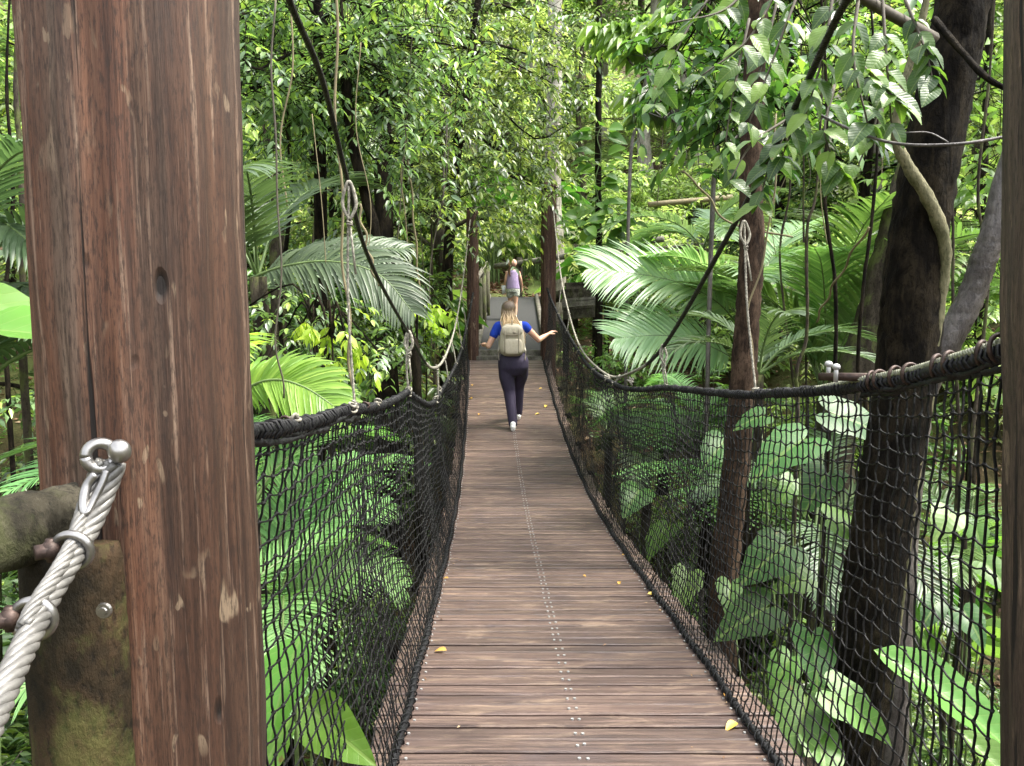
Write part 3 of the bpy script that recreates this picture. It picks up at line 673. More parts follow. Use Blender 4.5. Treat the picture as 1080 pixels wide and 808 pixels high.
_a, _b = at(1066, 0, 1.17), at(1062, 808, 1.17); _sl = (_a[0]-_b[0])/(_a[2]-_b[2]); _xf = lambda z: float(_b[0]+_sl*(z-_b[2])+.165+.024)
post('gate_post', (_xf(-.25), PY+.02, -.25), (_xf(3.2), PY+.02, 3.2), .158, M['post_grey'], 5, 'grey-brown timber post cut by the right edge beside the net')
zb = float(dz(12.3))
post('gate_post', (*at(499, 380, 12.35)[:2], zb-.6), (*at(499, 380, 12.35)[:2], at(499, 222, 12.35)[2]), .095, M['post_far'], 9, 'slim dark reddish post at the far end beside the ramp fence', rows=60, sides=32)
post('gate_post', (*at(578, 380, 12.35)[:2], zb-.6), (*at(578, 380, 12.35)[:2], at(578, 193, 12.35)[2]), .122, M['post_far'], 13, 'taller reddish speckled post at the far end near the woman\'s outstretched hand', rows=60, sides=32)

# rail log and short fence post at the left
lg = MB(); P = atl([(136, 538, 1.09), (110, 541, 1.05), (60, 548, .99), (0, 566, .92), (-80, 596, .84), (-200, 640, .74)]); P = catmull(P, 30)
tube(lg, P, .046*(1+.05*np.sin(np.arange(30)*.9)), 24, ry=.036, jit=.0012); tag(lg.build('rail_log', M['log_moss']), 'mossy grey rail log butting against the big left post', 'rail')
sp = empty('short_post', at(92, 800, 1.02), 'short olive mossy timber post with a screw below the rail log', 'post'); b0 = np.array(sp.location)
mb = MB(); zt = at(92, 566, 1.02)[2]; x0, y0 = at(90, 680, 1.02)[:2]
Pp = np.array([[x0, y0, -.3], [x0, y0, .3], [x0, y0, .8], [x0, y0, zt-.006], [x0, y0, zt]])-b0; Pp = resample(Pp, .02); rr = np.full(len(Pp), .073); rr[-1] *= .94
tube(mb, Pp, rr*(1+.012*np.sin(np.arange(len(Pp))*.4)), 40, jit=.0006); mb.build('timber', M['stump_wood'], sp)
mb = MB(); q = at(103, 649, .93); q = q-b0; yv = (y0-b0[1])-.0735; q[1] = yv; tube(mb, [q, q+np.array([0, -.004, 0])], [.0105, .0095], 16); tube(mb, [q+np.array([0, -.004, 0]), q+np.array([0, -.006, 0])], [.006, .005], 10); mb.build('screw', M['steel'], sp, smooth=False)
# wire rope stay
st = empty('wire_stay', at(115, 480, .97), 'thick galvanised wire rope shackled to the big left post', 'wire rope'); b0 = np.array(st.location)
pe = at(118, 483, .965)
path = catmull(atl([(122, 488, .962), (112, 515, .955), (96, 553, .93), (75, 590, .885), (48, 636, .83), (22, 690, .76), (-4, 748, .69), (-60, 880, .56)]), 80)-b0
mb = MB(); twisted(mb, path, .0082, 6, .0058, .10, .005, 8)
path2 = catmull(atl([(112, 486, .955), (100, 510, .95), (92, 535, .935), (82, 568, .90), (67, 598, .862), (40, 640, .81), (30, 662, .785)]), 50)-b0
twisted(mb, path2+np.array([-.004, 0, 0]), .0055, 6, .0042, .08, .006, 6)
mb.build('rope', M['steel_rope'], st)
mb = MB(); ring(mb, at(106, 481, .955)-b0, (.55, -.75, .15), .0165, .0075, 28, 12); tube(mb, np.array([at(124, 474, .945), at(128, 474, 1.0)])-b0, .008, 12); ball(mb, at(126, 476, .95)-b0, (.0145, .012, .0155), 16)
mb.build('eye_bolt', M['steel'], st)
mb = MB(); tube(mb, catmull(atl([(101, 500, .945), (92, 512, .94), (88, 528, .93), (90, 541, .925), (98, 528, .935), (108, 508, .945), (112, 496, .95)]), 30)-b0, .0062, 10, ry=.0045); mb.build('thimble', M['steel'], st)
for (px, py, Yk) in ((76, 581, .895), (35, 653, .815)):
    mb = MB(); p = at(px, py, Yk)-b0; tdir = nrm(at(px-21, py+38, Yk-.05)-at(px, py, Yk)); ring(mb, p, nrm(tdir+np.array([0, -.35, .3])), .0215, .0055, 26, 9)
    k = MB(); s = nrm(np.cross(tdir, [0, 1., 0])); q = p+np.array([-.022, -.006, .003]); ball(k, q, (.012, .012, .013), 8); tube(k, [q+np.array([-.012, -.012, .0]), q+np.array([.006, .004, 0])], .0095, 6); tube(k, [q+np.array([0, 0, -.014]), q+np.array([0, 0, .014])], .0055, 8)
    c = mb.build('rope_clip', M['steel'], st); k.build('clip_nut', M['rust'], c)

# ================================================================== FAR LANDING
ramp = empty('landing_ramp', at(538, 375, 12.4), 'grey gritty ramp rising from the far end of the bridge', 'ramp'); b0 = np.array(ramp.location)
rx0, rx1 = -.60, .56
mb = MB(); za = zb+.12; RA = np.array([0, 12.55, za]); zr = lambda y: za+(y-12.55)*.155
V = []
for y in (12.55, 16, 18.5):
    for x in (rx0, rx1): V += [[x+(.0 if y < 13 else .04), y, zr(y)]]
for y in (12.55, 16, 18.5):
    for x in (rx0, rx1): V += [[x, y, zr(y)-.1]]
mb.add(np.array(V)-b0, [np.array([[0, 1, 3, 2], [2, 3, 5, 4], [1, 7, 9, 3], [3, 9, 11, 5], [0, 2, 8, 6], [2, 4, 10, 8], [6, 7, 1, 0]])]); mb.build('walkway', M['ramp'], ramp, smooth=False)
mb = MB(); beam(mb, np.array([rx0-.05, 12.46, zb+.075])-b0, np.array([rx1+.08, 12.46, zb+.075])-b0, .09, .10); beam(mb, np.array([rx0-.06, 12.33, zb+.0])-b0, np.array([rx1+.1, 12.33, zb+.0])-b0, .12, .07)
mb.build('step', M['board'], ramp, smooth=False)
for x in (rx0+.02, rx1-.0):
    mb = MB(); P = np.array([[x, 12.6, zr(12.6)+.05], [x+.01, 15, zr(15)+.05], [x+.03, 18.4, zr(18.4)+.05]])-b0; tube(mb, catmull(P, 12), .05, 8); mb.build('kerb_log', M['board'], ramp)
mb = MB()
for y in (13, 15, 17): beam(mb, (rx0-b0[0], y-b0[1], zr(y)-.16-b0[2]), (rx1-b0[0], y-b0[1], zr(y)-.16-b0[2]), .1, .12); [box(mb, (x-b0[0], y-b0[1], zr(y)-.6-b0[2]), (.1, .1, .9)) for x in (rx0+.1, rx1-.1)]
mb.build('support', M['bark_dark'], ramp, smooth=False)
# left fence of the ramp: close set boards between posts, top rail
fl = empty('ramp_fence', (-.62, 13, za), 'mossy board fence along the left of the grey ramp', 'fence'); b0 = np.array(fl.location)
for q, y in enumerate((13.0, 13.9, 14.9, 15.9)):
    mb = MB(); x = -.64+.12*(y-13)*.35; zt = at(520, 283-q*1, y)[2] if q else at(513, 282, 13)[2]
    tube(mb, np.array([[x, y, zr(y)-.4], [x, y, zr(y)+.4], [x, y, zr(y)+1.02]])-b0, [.065, .06, .058], 12); mb.build('post', M['fence'], fl)
mb = MB()
for y in np.arange(13.1, 15.9, .13):
    x = -.66+.12*(y-13)*.35; beam(mb, np.array([x, y, zr(y)-.05])-b0, np.array([x, y+.004, zr(y)+.92])-b0, .03, .11)
mb.build('boards', M['fence'], fl, smooth=False)
mb = MB(); P = np.array([[-.66, 12.8, zr(12.8)+1.02], [-.60, 14.4, zr(14.4)+1.04], [-.52, 16.1, zr(16.1)+1.05]])-b0; tube(mb, catmull(P, 10), .045, 10); mb.build('top_rail', M['board'], fl)
# log fence crossing behind the girl and going right
fr = empty('log_fence', at(560, 300, 19), 'rough log rail fence crossing behind the girl and climbing right', 'fence'); b0 = np.array(fr.location)
mb = MB(); tube(mb, catmull(atl([(522, 281, 19.3), (560, 276, 18.6), (610, 268, 17.8), (660, 258, 17.0), (700, 252, 16.6)]), 20)-b0, .07, 10, jit=.004); mb.build('rail', M['board'], fr)
mb = MB(); tube(mb, catmull(atl([(596, 276, 18), (640, 267, 17.4), (680, 264, 17), (745, 258, 16.6)]), 14)-b0, .05, 10, jit=.004); mb.build('rail', M['board'], fr)
for px, Yk in ((548, 18.9), (607, 17.9), (668, 17.0), (735, 16.6)):
    p = at(px, 262 if px > 600 else 276, Yk); mb = MB(); tube(mb, np.array([[p[0], p[1], float(tz(p[0], p[1]))-.2], [p[0], p[1], p[2]+.1]])-b0, .075, 10); mb.build('post', M['log_moss'], fr)
fallen = MB(); P = catmull(atl([(538, 330, 18.9), (560, 322, 18.4), (590, 312, 18.0), (640, 300, 17.6)]), 16); tube(fallen, P, .13, 12, jit=.01); tag(fallen.build('fallen_log', M['log_moss']), 'mossy fallen log lying behind the top of the ramp', 'log')
# wooden steps right of the far right post
wp = empty('timber_steps', at(618, 330, 14), 'weathered timber steps to the right of the taller far post', 'steps'); b0 = np.array(wp.location)
for k, (x0_, x1_, py, Yk, wd) in enumerate(((594, 628, 326, 13.4, .3), (592, 634, 317, 14.2, .3), (592, 650, 307, 15.1, .3), (596, 662, 300, 16.0, .3))):
    a = at(x0_, py, Yk); b = at(x1_, py-3, Yk); mb = MB(); beam(mb, a-b0, b-b0, .42, .06); beam(mb, a-b0+np.array([0, -.19, -.10]), b-b0+np.array([0, -.19, -.10]), .04, .16); mb.build('tread', M['board'] if k == 1 else M['log_moss'], wp, smooth=False)
for px, Yk in ((597, 13.6), (628, 13.8), (640, 15.5)):
    p = at(px, 330, Yk); mb = MB(); box(mb, np.array([p[0], p[1], p[2]-.5])-b0, (.1, .1, 1.1)); mb.build('support', M['bark_dark'], wp, smooth=False)
mb = MB(); tube(mb, atl([(684, 216, 19.5), (705, 214, 19.6), (740, 211, 19.8), (772, 208, 20)]), .07, 8); tag(mb.build('handrail', M['vine_dry']), 'pale distant handrail crossing the sunlit clearing', 'rail')

# ================================================================== PEOPLE
def body_part(name, mb, mat, parent, voxel=.008, it=6, smooth_f=.5):
    o = mb.build(name, mat, parent); m = o.modifiers.new('r', 'REMESH'); m.mode = 'VOXEL'; m.voxel_size = voxel; m.use_smooth_shade = True
    s = o.modifiers.new('s', 'SMOOTH'); s.iterations = it; s.factor = smooth_f; return o
def loft(mb, rings_, sides=24, sup=1.0):
    """rings: (cx, cy, cz, rx, ry)"""
    Rg = np.array(rings_, float); n = len(Rg); t_ = catmull(Rg[:, :3], n*4) if n > 2 else Rg[:, :3]
    k = np.linspace(0, n-1, n*4 if n > 2 else n); rx = np.interp(k, np.arange(n), Rg[:, 3]); ry = np.interp(k, np.arange(n), Rg[:, 4])
    th = np.linspace(0, 2*PI, sides, endpoint=False); m = len(t_)
    V = np.stack([t_[:, 0:1]+rx[:, None]*np.cos(th), t_[:, 1:2]+ry[:, None]*np.sin(th), t_[:, 2:3]+0*th], -1).reshape(-1, 3)
    i = np.arange(m-1)[:, None]*sides; j = np.arange(sides)[None]; kk = (j+1) % sides
    jj = np.arange(sides)[None]
    mb.add(V, [np.stack([i+j, i+kk, i+sides+kk, i+sides+j], -1).reshape(-1, 4), jj[:, ::-1], (m-1)*sides+jj])
def limb(mb, pts, rad, sides=14):
    n = len(pts)*6; P = catmull(pts, n); r = np.interp(np.linspace(0, len(pts)-1, n), np.arange(len(pts)), rad); tube(mb, P, r, sides)
    ball(mb, P[0], r[0], 12); ball(mb, P[-1], r[-1], 12)
def hand(mb, w, d, palm_n, s=1., curl=.5, thumb_side=1):
    """palm from wrist w towards d; fingers curl towards palm_n"""
    d = nrm(d); n_ = nrm(palm_n-d*np.dot(palm_n, d)); sd = np.cross(d, n_)
    limb(mb, [w, w+d*.035*s, w+d*.08*s], [.019*s, .022*s, .02*s])
    for q in (-.022, -.007, .008, .022): limb(mb, [w+d*.03*s+sd*q*s*.6, w+d*.082*s+sd*q*s], [.010*s, .0095*s], 8)
    for q, L in zip((-.024, -.008, .008, .023), (.062, .075, .08, .07)):
        b = w+d*.085*s+sd*q*s; a1 = b+(d*math.cos(curl*.5)+n_*math.sin(curl*.5)+sd*q*3)*L*.45*s; a2 = a1+(d*math.cos(curl*1.4)+n_*math.sin(curl*1.4))*L*.33*s; a3 = a2+(d*math.cos(curl*2.2)+n_*math.sin(curl*2.2))*L*.25*s
        limb(mb, [b, a1, a2, a3], [.0092*s, .0085*s, .0075*s, .006*s], 8)
    b = w+d*.02*s+sd*.018*s*thumb_side; a1 = b+(d*.7+sd*thumb_side*.8+n_*.3)*.035*s; a2 = a1+(d*1.+sd*thumb_side*.3+n_*.4)*.028*s
    limb(mb, [b, a1, a2], [.011*s, .010*s, .0075*s], 8)
def skin_mat(name, c):
    t = NT(name); b = t.bsdf(c, .5, .4); b.inputs['Subsurface Weight'].default_value = .12; b.inputs['Subsurface Radius'].default_value = (.012, .005, .003); return t.done(b)
def cloth(name, c, ns=220, bd=.002, rough=.85, fold=True):
    t = NT(name); n = t.noise(t.mapping(), ns, 3, .6); f = t.noise(t.mapping((9, 9, 4)), 1, 3, .55, .6)
    col = t.mix(t.ramp(n, [(.3, 0.), (.7, 1.)]), tuple(np.array(c)*.8), tuple(np.minimum(1, np.array(c)*1.15)))
    return t.done(t.bsdf(col, rough, .25, bump=t.math('ADD', t.math('MULTIPLY', n, .08), f), bstr=.7, bdist=.02 if fold else .003))
def hair_mat(name, roots, ends, zr0, zr1):
    t = NT(name); m = t.mapping((90, 90, 3)); n = t.noise(m, 1, 5, .7); sp_ = t.n('ShaderNodeSeparateXYZ'); t.l(t.mapping(), sp_.inputs[0])
    mr = t.n('ShaderNodeMapRange'); t.l(sp_.outputs[2], mr.inputs[0]); mr.inputs[1].default_value = zr0; mr.inputs[2].default_value = zr1
    k = t.math('ADD', mr.outputs[0], t.math('MULTIPLY', t.math('SUBTRACT', n, .5), .9))
    col = t.mix(t.ramp(k, [(.1, 0.), (.8, 1.)]), ends, roots); col = t.mix(t.ramp(n, [(.3, .55), (.6, 0.)]), col, tuple(np.array(roots)*.5))
    return t.done(t.bsdf(col, .45, .4, bump=n, bstr=.8, bdist=.006))
def shoe(mb, heel, yaw, pitch=0, s=1.):
    d = np.array([-math.sin(yaw)*math.cos(pitch), math.cos(yaw)*math.cos(pitch), math.sin(pitch)]); u = np.array([0, 0, 1.])
    h = np.array(heel, float)
    limb(mb, [h+u*.045*s, h+d*.09*s+u*.045*s, h+d*.16*s+u*.038*s, h+d*.215*s+u*.03*s], [.036*s, .038*s, .04*s, .03*s]); limb(mb, [h+u*.05*s+d*.01, h+u*.085*s+d*.02], [.034*s, .036*s])
    limb(mb, [h+u*.02*s, h+d*.22*s+u*.02*s], [.03*s, .028*s])
def head(mb, c, s=1., tilt=0):
    c = np.array(c, float)
    ball(mb, c+np.array([0, -.008, .02])*s, np.array([.076, .094, .098])*s, 20); ball(mb, c+np.array([0, .025, -.05])*s, np.array([.056, .064, .066])*s, 16)
    ball(mb, c+np.array([0, .10, -.018])*s, np.array([.012, .018, .024])*s, 10); ball(mb, c+np.array([0, .083, -.062])*s, np.array([.026, .012, .011])*s, 10)
    for k in (-1, 1): ball(mb, c+np.array([k*.078, -.002, -.012])*s, np.array([.012, .02, .032])*s, 10); ball(mb, c+np.array([k*.03, .085, .005])*s, np.array([.014, .01, .01])*s, 8)

WY = 9.20; wf = np.array([at(541, 459, WY)[0], WY, float(dz(WY))])
wo = empty('person', wf, 'woman with long blonde hair and beige backpack walking away, hand on the net', 'person')
sk = skin_mat('skin', (.62, .36, .25)); ub = float(dz(WY+.42)-dz(WY))
A_ = np.array
hipc = A_([.0, .16, .88]); neck = A_([-.045, .20, 1.38]); hd = A_([-.055, .225, 1.535])
shL, shR = A_([-.195, .19, 1.325]), A_([.155, .20, 1.33]); elL, haL = A_([-.315, .17, 1.075]), A_([-.36, .40, 1.08])
elR, haR = A_([.335, .27, 1.15]), A_([.455, .37, 1.215])
kneeL, ankL = A_([-.045, .16, .47]), A_([.0, .03, .085]); kneeR, ankR = A_([.075, .36, .50+ub*.5]), A_([.07, .45, .10+ub])
b = MB(); loft(b, [(0, .16, .80, .15, .10), (0, .155, .90, .165, .115), (0, .165, 1.04, .125, .09), (-.02, .18, 1.18, .14, .10), (-.025, .19, 1.30, .155, .09), (-.03, .195, 1.36, .09, .065)])
limb(b, [neck-A_([0, 0, .05]), neck+A_([0, .005, .08])], [.05, .046]); head(b, hd)
limb(b, [shL, (shL+elL)/2, elL], [.05, .044, .036]); limb(b, [elL, (elL+haL)/2, haL-A_([0, .04, 0])], [.037, .034, .023]); hand(b, haL-A_([0, .05, 0]), A_([-.15, .9, .1]), A_([-.4, 0, -1.]), 1, .6, 1)
limb(b, [shR, (shR+elR)/2, elR], [.05, .044, .037]); limb(b, [elR, (elR+haR)/2, haR], [.038, .034, .023]); hand(b, haR, haR-elR+A_([.02, 0, .01]), A_([.3, .2, -1.]), 1.05, .45, -1)
for h_, k_, a_ in ((hipc+A_([-.085, 0, -.04]), kneeL, ankL), (hipc+A_([.085, .01, -.04]), kneeR, ankR)): limb(b, [h_, (h_+k_)/2, k_, (k_+a_)/2, a_], [.085, .072, .05, .05, .032])
body_part('body', b, sk, wo, .007, 4)
tr = MB(); loft(tr, [(0, .165, 1.055, .132, .098), (0, .16, .98, .158, .115), (.005, .15, .89, .200, .150), (.005, .15, .80, .200, .145), (.005, .16, .74, .165, .125), (.005, .17, .69, .13, .10)])
for h_, k_, a_, kk in ((hipc+A_([-.083, 0, -.06]), kneeL, ankL, 0), (hipc+A_([.088, .02, -.06]), kneeR, ankR, 1)): limb(tr, [h_, h_*.5+k_*.5+A_([-.01 if not kk else .015, 0, .02]), k_, (k_+a_)/2, a_+A_([0, 0, .0])], [.112, .106, .078, .068, .060], 18)
body_part('trousers', tr, cloth('navy_trousers', (.042, .034, .062), rough=.75), wo, .009, 14)
ts = MB(); loft(ts, [(0, .165, 1.02, .145, .108), (-.005, .17, 1.12, .142, .108), (-.02, .18, 1.22, .155, .115), (-.02, .19, 1.315, .178, .10), (-.03, .195, 1.372, .11, .075)])
limb(ts, [shL+A_([.05, 0, .0]), shL+A_([.002,0,.0]), shL*.58+elL*.42], [.062, .062, .058]); limb(ts, [shR-A_([.05, 0, 0]), shR+A_([0,0,.0]), shR*.8+elR*.2], [.062, .060, .056])
body_part('shirt', ts, cloth('blue_shirt', (.012, .045, .36)), wo, .009, 4)
bp = MB(); pk = (-.012)
def rbox(mb, c, s, n=3.2, seg=18, taper=0):
    t_ = np.linspace(0, PI, seg); th = np.linspace(0, 2*PI, seg*2, endpoint=False); pw = lambda v: np.sign(v)*np.abs(v)**(2/n)
    V = np.stack([pw(np.sin(t_))[:, None]*pw(np.cos(th)), pw(np.sin(t_))[:, None]*pw(np.sin(th)), pw(np.cos(t_))[:, None]+0*th], -1)
    V[..., 0] *= 1-taper*V[..., 2]; V = V*np.array(s)/2+np.array(c); m = seg*2; i = np.arange(seg-1)[:, None]*m; j = np.arange(m)[None]; k = (j+1) % m
    mb.add(V.reshape(-1, 3), [np.stack([i+j, i+m+j, i+m+k, i+k], -1).reshape(-1, 4)])
rbox(bp, (pk, .035, 1.16), (.315, .17, .42), 3.4, taper=.10)
bpo = bp.build('backpack', cloth('beige_canvas', (.42, .37, .28), 160, fold=True), wo)
q = MB(); rbox(q, (pk+.01, -.055, 1.08), (.25, .06, .20), 3.5); rbox(q, (pk, -.04, 1.285), (.27, .09, .13), 3); q.build('pocket', cloth('beige_canvas_pocket', (.50, .44, .34), 160), bpo)
q = MB()
for x in (-.09, .085): tube(q, catmull([(pk+x, -.088, 1.30), (pk+x, -.092, 1.18), (pk+x, -.08, 1.0)], 10), .008, 6, ry=.003)
tube(q, catmull([(pk-.1, -.088, 1.235), (pk, -.094, 1.225), (pk+.1, -.088, 1.235)], 10), .005, 6); ring(q, (pk, -.02, 1.385), (1, .0, 0), .025, .006); ball(q, (pk+.03, -.09, 1.26), (.022, .008, .016))
for s_ in (-1, 1): tube(q, catmull([(pk+s_*.155, .05, 1.05), (pk+s_*.175, .08, .98), (pk+s_*.165, .04, .90)], 8), .006, 6, ry=.002)
q.build('strap', cloth('strap_webbing', (.30, .26, .20), 300, fold=False), bpo)
q = MB()
for s_, sh in ((-1, shL), (1, shR)): tube(q, catmull([(pk+s_*.11, .09, 1.30), (sh[0]*.62+pk*.4, .15, 1.385), (sh[0]*.62, .25, 1.37), (sh[0]*.7, .30, 1.28), (sh[0]*.85, .27, 1.12), (pk+s_*.16, .12, 1.0)], 24), .024, 8, ry=.007)
q.build('shoulder_strap', cloth('pale_strap', (.50, .46, .38), 300, fold=False), bpo)
# hair : cap plus long locks
hr = MB(); ball(hr, hd+A_([0, -.022, .026]), (.094, .098, .098), 18); ball(hr, hd+A_([.0, -.045, -.05]), (.085, .07, .10), 16)
hrng = np.random.default_rng(3)
for k in range(130):
    a = hrng.uniform(-2.9, -.25); s0 = hd+A_([math.cos(a)*.07, math.sin(a)*.085-.01, hrng.uniform(-.02, .08)])
    ex = hrng.uniform(-.06, .23); L = hrng.uniform(.22, .36)+.45*max(ex, 0); e = A_([hd[0]+ex, hd[1]-.16-.03*hrng.random(), hd[2]-L+.02]); m1 = s0+A_([math.cos(a)*.022, -.02, -.11]); m2 = (m1+e)/2+A_([hrng.normal(0, .018), -.045, .02])
    P = catmull([s0, m1, m2, e], 12); r_ = hrng.uniform(.006, .013); tube(hr, P, r_*np.array([1, 1, 1, 1, 1, .95, .9, .8, .7, .55, .4, .15]), 6)
hr.build('hair', hair_mat('blonde_hair', (.12, .085, .06), (.66, .46, .25), 1.36, 1.62), wo)
shm = plain('white_shoe', (.78, .78, .76), .5)
for (h_, pt) in ((A_([.0, -.03, .0]), 0.), (A_([.072, .42, ub+.01]), .05)):
    q = MB(); shoe(q, h_, -.05, pt); body_part('shoe', q, shm, wo, .007, 3)

GY = 15.4; gz = zr(GY); gf = A_([at(541, 342, GY)[0], GY, gz])
gi = empty('person', gf, 'girl in lilac sleeveless top, shorts and pink cap walking up the ramp', 'person')
sc_g = (at(540, 272, GY)[2]-gz)/1.36
b = MB(); g_h = A_([-.01, .02, 1.215])
loft(b, [(0, 0, .60, .10, .075), (0, 0, .70, .125, .09), (0, 0, .84, .10, .075), (0, .01, .98, .115, .08), (0, .01, 1.05, .12, .07), (0, .01, 1.10, .06, .05)]); limb(b, [(0, .01, 1.05), (-.005, .015, 1.14)], [.038, .036]); head(b, g_h, .9)
limb(b, [(-.13, 0, 1.04), (-.165, -.01, .88), (-.185, .05, .76)], [.034, .028, .022]); hand(b, A_([-.185, .05, .75]), A_([-.02, .1, -1.]), A_([1., 0, 0]), .8, .5, 1)
limb(b, [(.13, 0, 1.04), (.175, -.02, .88), (.205, .04, .73)], [.034, .028, .022]); hand(b, A_([.205, .04, .72]), A_([.02, .1, -1.]), A_([-1., 0, 0]), .8, .5, 1)
limb(b, [(-.065, 0, .64), (-.06, .06, .50), (-.055, .05, .36), (-.055, .02, .2), (-.055, .0, .06)], [.072, .062, .045, .045, .027]); limb(b, [(.065, 0, .64), (.06, -.02, .5), (.055, -.03, .36), (.055, -.06, .2), (.055, -.12, .07)], [.072, .062, .045, .045, .027])
body_part('body', b, sk, gi, .007, 4)
q = MB(); loft(q, [(0, 0, .68, .155, .115), (0, 0, .80, .145, .105), (0, .005, .93, .132, .095), (0, .01, 1.05, .12, .082), (0, .01, 1.09, .085, .06)]); body_part('top', q, cloth('lilac_top', (.36, .28, .46)), gi, .009, 4)
q = MB(); loft(q, [(0, 0, .74, .135, .10), (0, 0, .66, .15, .115), (0, 0, .60, .15, .11)]); limb(q, [(-.07, 0, .64), (-.07, .02, .55)], [.083, .08]); limb(q, [(.07, 0, .64), (.07, -.01, .55)], [.083, .08]); body_part('shorts', q, plain('patterned_shorts', (.40, .42, .36), .8, nscale=45, namt=.6), gi, .009, 3)
q = MB(); ball(q, g_h+A_([0, -.012, .028]), (.098, .108, .092), 18); tube(q, [g_h+A_([0, .07, .04]), g_h+A_([0, .155, .02])], [.07, .055], 14, ry=[.012, .008]); ball(q, g_h+A_([0, -.005, .122]), (.01, .01, .006)); q.build('cap', cloth('pink_cap', (.62, .36, .27), fold=False), gi)
q = MB()
for k in range(12):
    e = A_([-.07+hrng.normal(0, .012), -.09, .93+hrng.random()*.08]); tube(q, catmull([g_h+A_([-.02, -.085, -.01]), g_h+A_([-.05, -.13, -.05]), (g_h+e)/2+A_([-.045, -.06, 0]), e], 9), [.012, .014, .014, .013, .012, .011, .009, .006, .002], 6)
ball(q, g_h+A_([0, -.035, -.04]), (.066, .06, .06), 12); q.build('hair', hair_mat('brown_hair', (.10, .05, .03), (.25, .14, .07), 1.0, 1.25), gi)
for x, y in ((-.055, -.02), (.055, -.15)):
    q = MB(); shoe(q, (x, y, 0.), 0, .0, .85); body_part('shoe', q, plain('pale_shoe', (.6, .58, .58), .6), gi, .008, 2)
wo.scale = (.955,)*3
gi.scale = (sc_g,)*3
bg = MB(); P0 = A_([-.205, .03, .66]); V = [P0+A_(v) for v in ((-.05, -.02, .09), (.04, -.02, .10), (.05, .01, -.07), (-.04, .012, -.10), (-.05, .0, .09), (.04, .0, .10), (.05, .03, -.07), (-.04, .032, -.10))]
bg.add(V, [np.array([[0, 1, 2, 3], [7, 6, 5, 4], [0, 4, 5, 1], [1, 5, 6, 2], [2, 6, 7, 3], [3, 7, 4, 0]])]); o = bg.build('paper_bag', plain('white_paper', (.75, .76, .78), .7)); o.location = gf; o.scale = (sc_g,)*3; tag(o, 'small white paper bag held in the girl\'s left hand', 'bag')

# ================================================================== VEGETATION
def px2x(px, Y): return at(px, 330, Y)[0]
def gp(px, Y): x = px2x(px, Y); return (x, Y, float(tz(x, Y)))
# --- prototypes (copied with dup) ---
def trunk_tree(name, label, pts, rads, mat, sides=24, jit=.003, group=None, cat='tree', extra=None):
    """a trunk that follows photo points at real depth, down to the ground"""
    P = atl(pts); g = P[-1].copy(); zt = float(tz(g[0], g[1])); 
    if g[2] > zt: P = np.vstack([P, [g[0]+(g[0]-P[-2][0])*.3, g[1], zt-.25]]); rads = list(rads)+[rads[-1]*1.25]
    base = P[-1].copy(); root = empty(name, base, label, cat, group); mb = MB(); n = len(P)*10
    C = catmull(P-base, n); rr = np.interp(np.linspace(0, len(P)-1, n), np.arange(len(P)), rads)
    th = np.array([1+.05*mnoise.noise(Vector((c[2]*2.5, rads[0]*50, 0))) for c in C]); tube(mb, C, rr*th, sides, jit=jit); mb.build('trunk', mat, root); return root
# big dark trunk, right
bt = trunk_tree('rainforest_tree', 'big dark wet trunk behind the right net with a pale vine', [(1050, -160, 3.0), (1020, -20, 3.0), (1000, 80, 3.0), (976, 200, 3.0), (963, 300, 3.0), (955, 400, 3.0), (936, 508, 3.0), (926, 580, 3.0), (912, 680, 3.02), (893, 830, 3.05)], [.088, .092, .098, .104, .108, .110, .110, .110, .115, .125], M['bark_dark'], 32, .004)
b0 = np.array(bt.location)
mb = MB(); P = catmull(atl([(990, -60, 2.85), (968, 40, 2.86), (950, 100, 2.86), (945, 145, 2.87), (958, 176, 2.87), (976, 204, 2.87), (990, 234, 2.88), (997, 268, 2.90), (993, 312, 2.92), (987, 360, 2.93), (983, 410, 2.94), (967, 500, 2.95), (955, 600, 2.95), (938, 740, 2.96)]), 110); tube(mb, P-b0, np.interp(np.arange(110), [0, 25, 34, 50, 62, 80, 109], [.012, .016, .022, .024, .021, .014, .010])*(1+.06*np.sin(np.arange(110)*.9)), 14, jit=.0012)
v_ = mb.build('climbing_vine', M['vine'], bt)
trunk_tree('leaning_tree', 'grey wet trunk leaning right between dark trunk and right post', [(1110, 60, 3.3), (1066, 175, 3.3), (1049, 240, 3.3), (1037, 275, 3.32), (1023, 315, 3.35), (1000, 360, 3.38), (978, 400, 3.42), (965, 450, 3.5), (950, 600, 3.6)], [.046, .048, .05, .052, .055, .06, .062, .065, .07], M['bark_grey'], 20, .002)
trunk_tree('rainforest_tree', 'reddish mid-size trunk rising behind the right net head rope', [(812, -120, 4.6), (800, 0, 4.6), (792, 180, 4.6), (793, 260, 4.6), (788, 340, 4.6), (782, 420, 4.6), (773, 520, 4.6), (762, 640, 4.6)], [.055, .06, .066, .07, .073, .077, .082, .088], M['bark_red'], 20, .004)
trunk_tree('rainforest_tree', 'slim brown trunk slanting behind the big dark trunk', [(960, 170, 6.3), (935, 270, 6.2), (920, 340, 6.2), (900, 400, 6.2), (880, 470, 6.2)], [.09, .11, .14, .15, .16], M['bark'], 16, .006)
trunk_tree('rainforest_tree', 'slim dark mossy trunk behind the left hanger ropes', [(395, -80, 9.2), (402, 60, 9.2), (404, 180, 9.2), (405, 260, 9.2), (407, 340, 9.2), (408, 400, 9.2)], [.09, .10, .11, .12, .125, .14], M['bark_dark'], 14, .005)
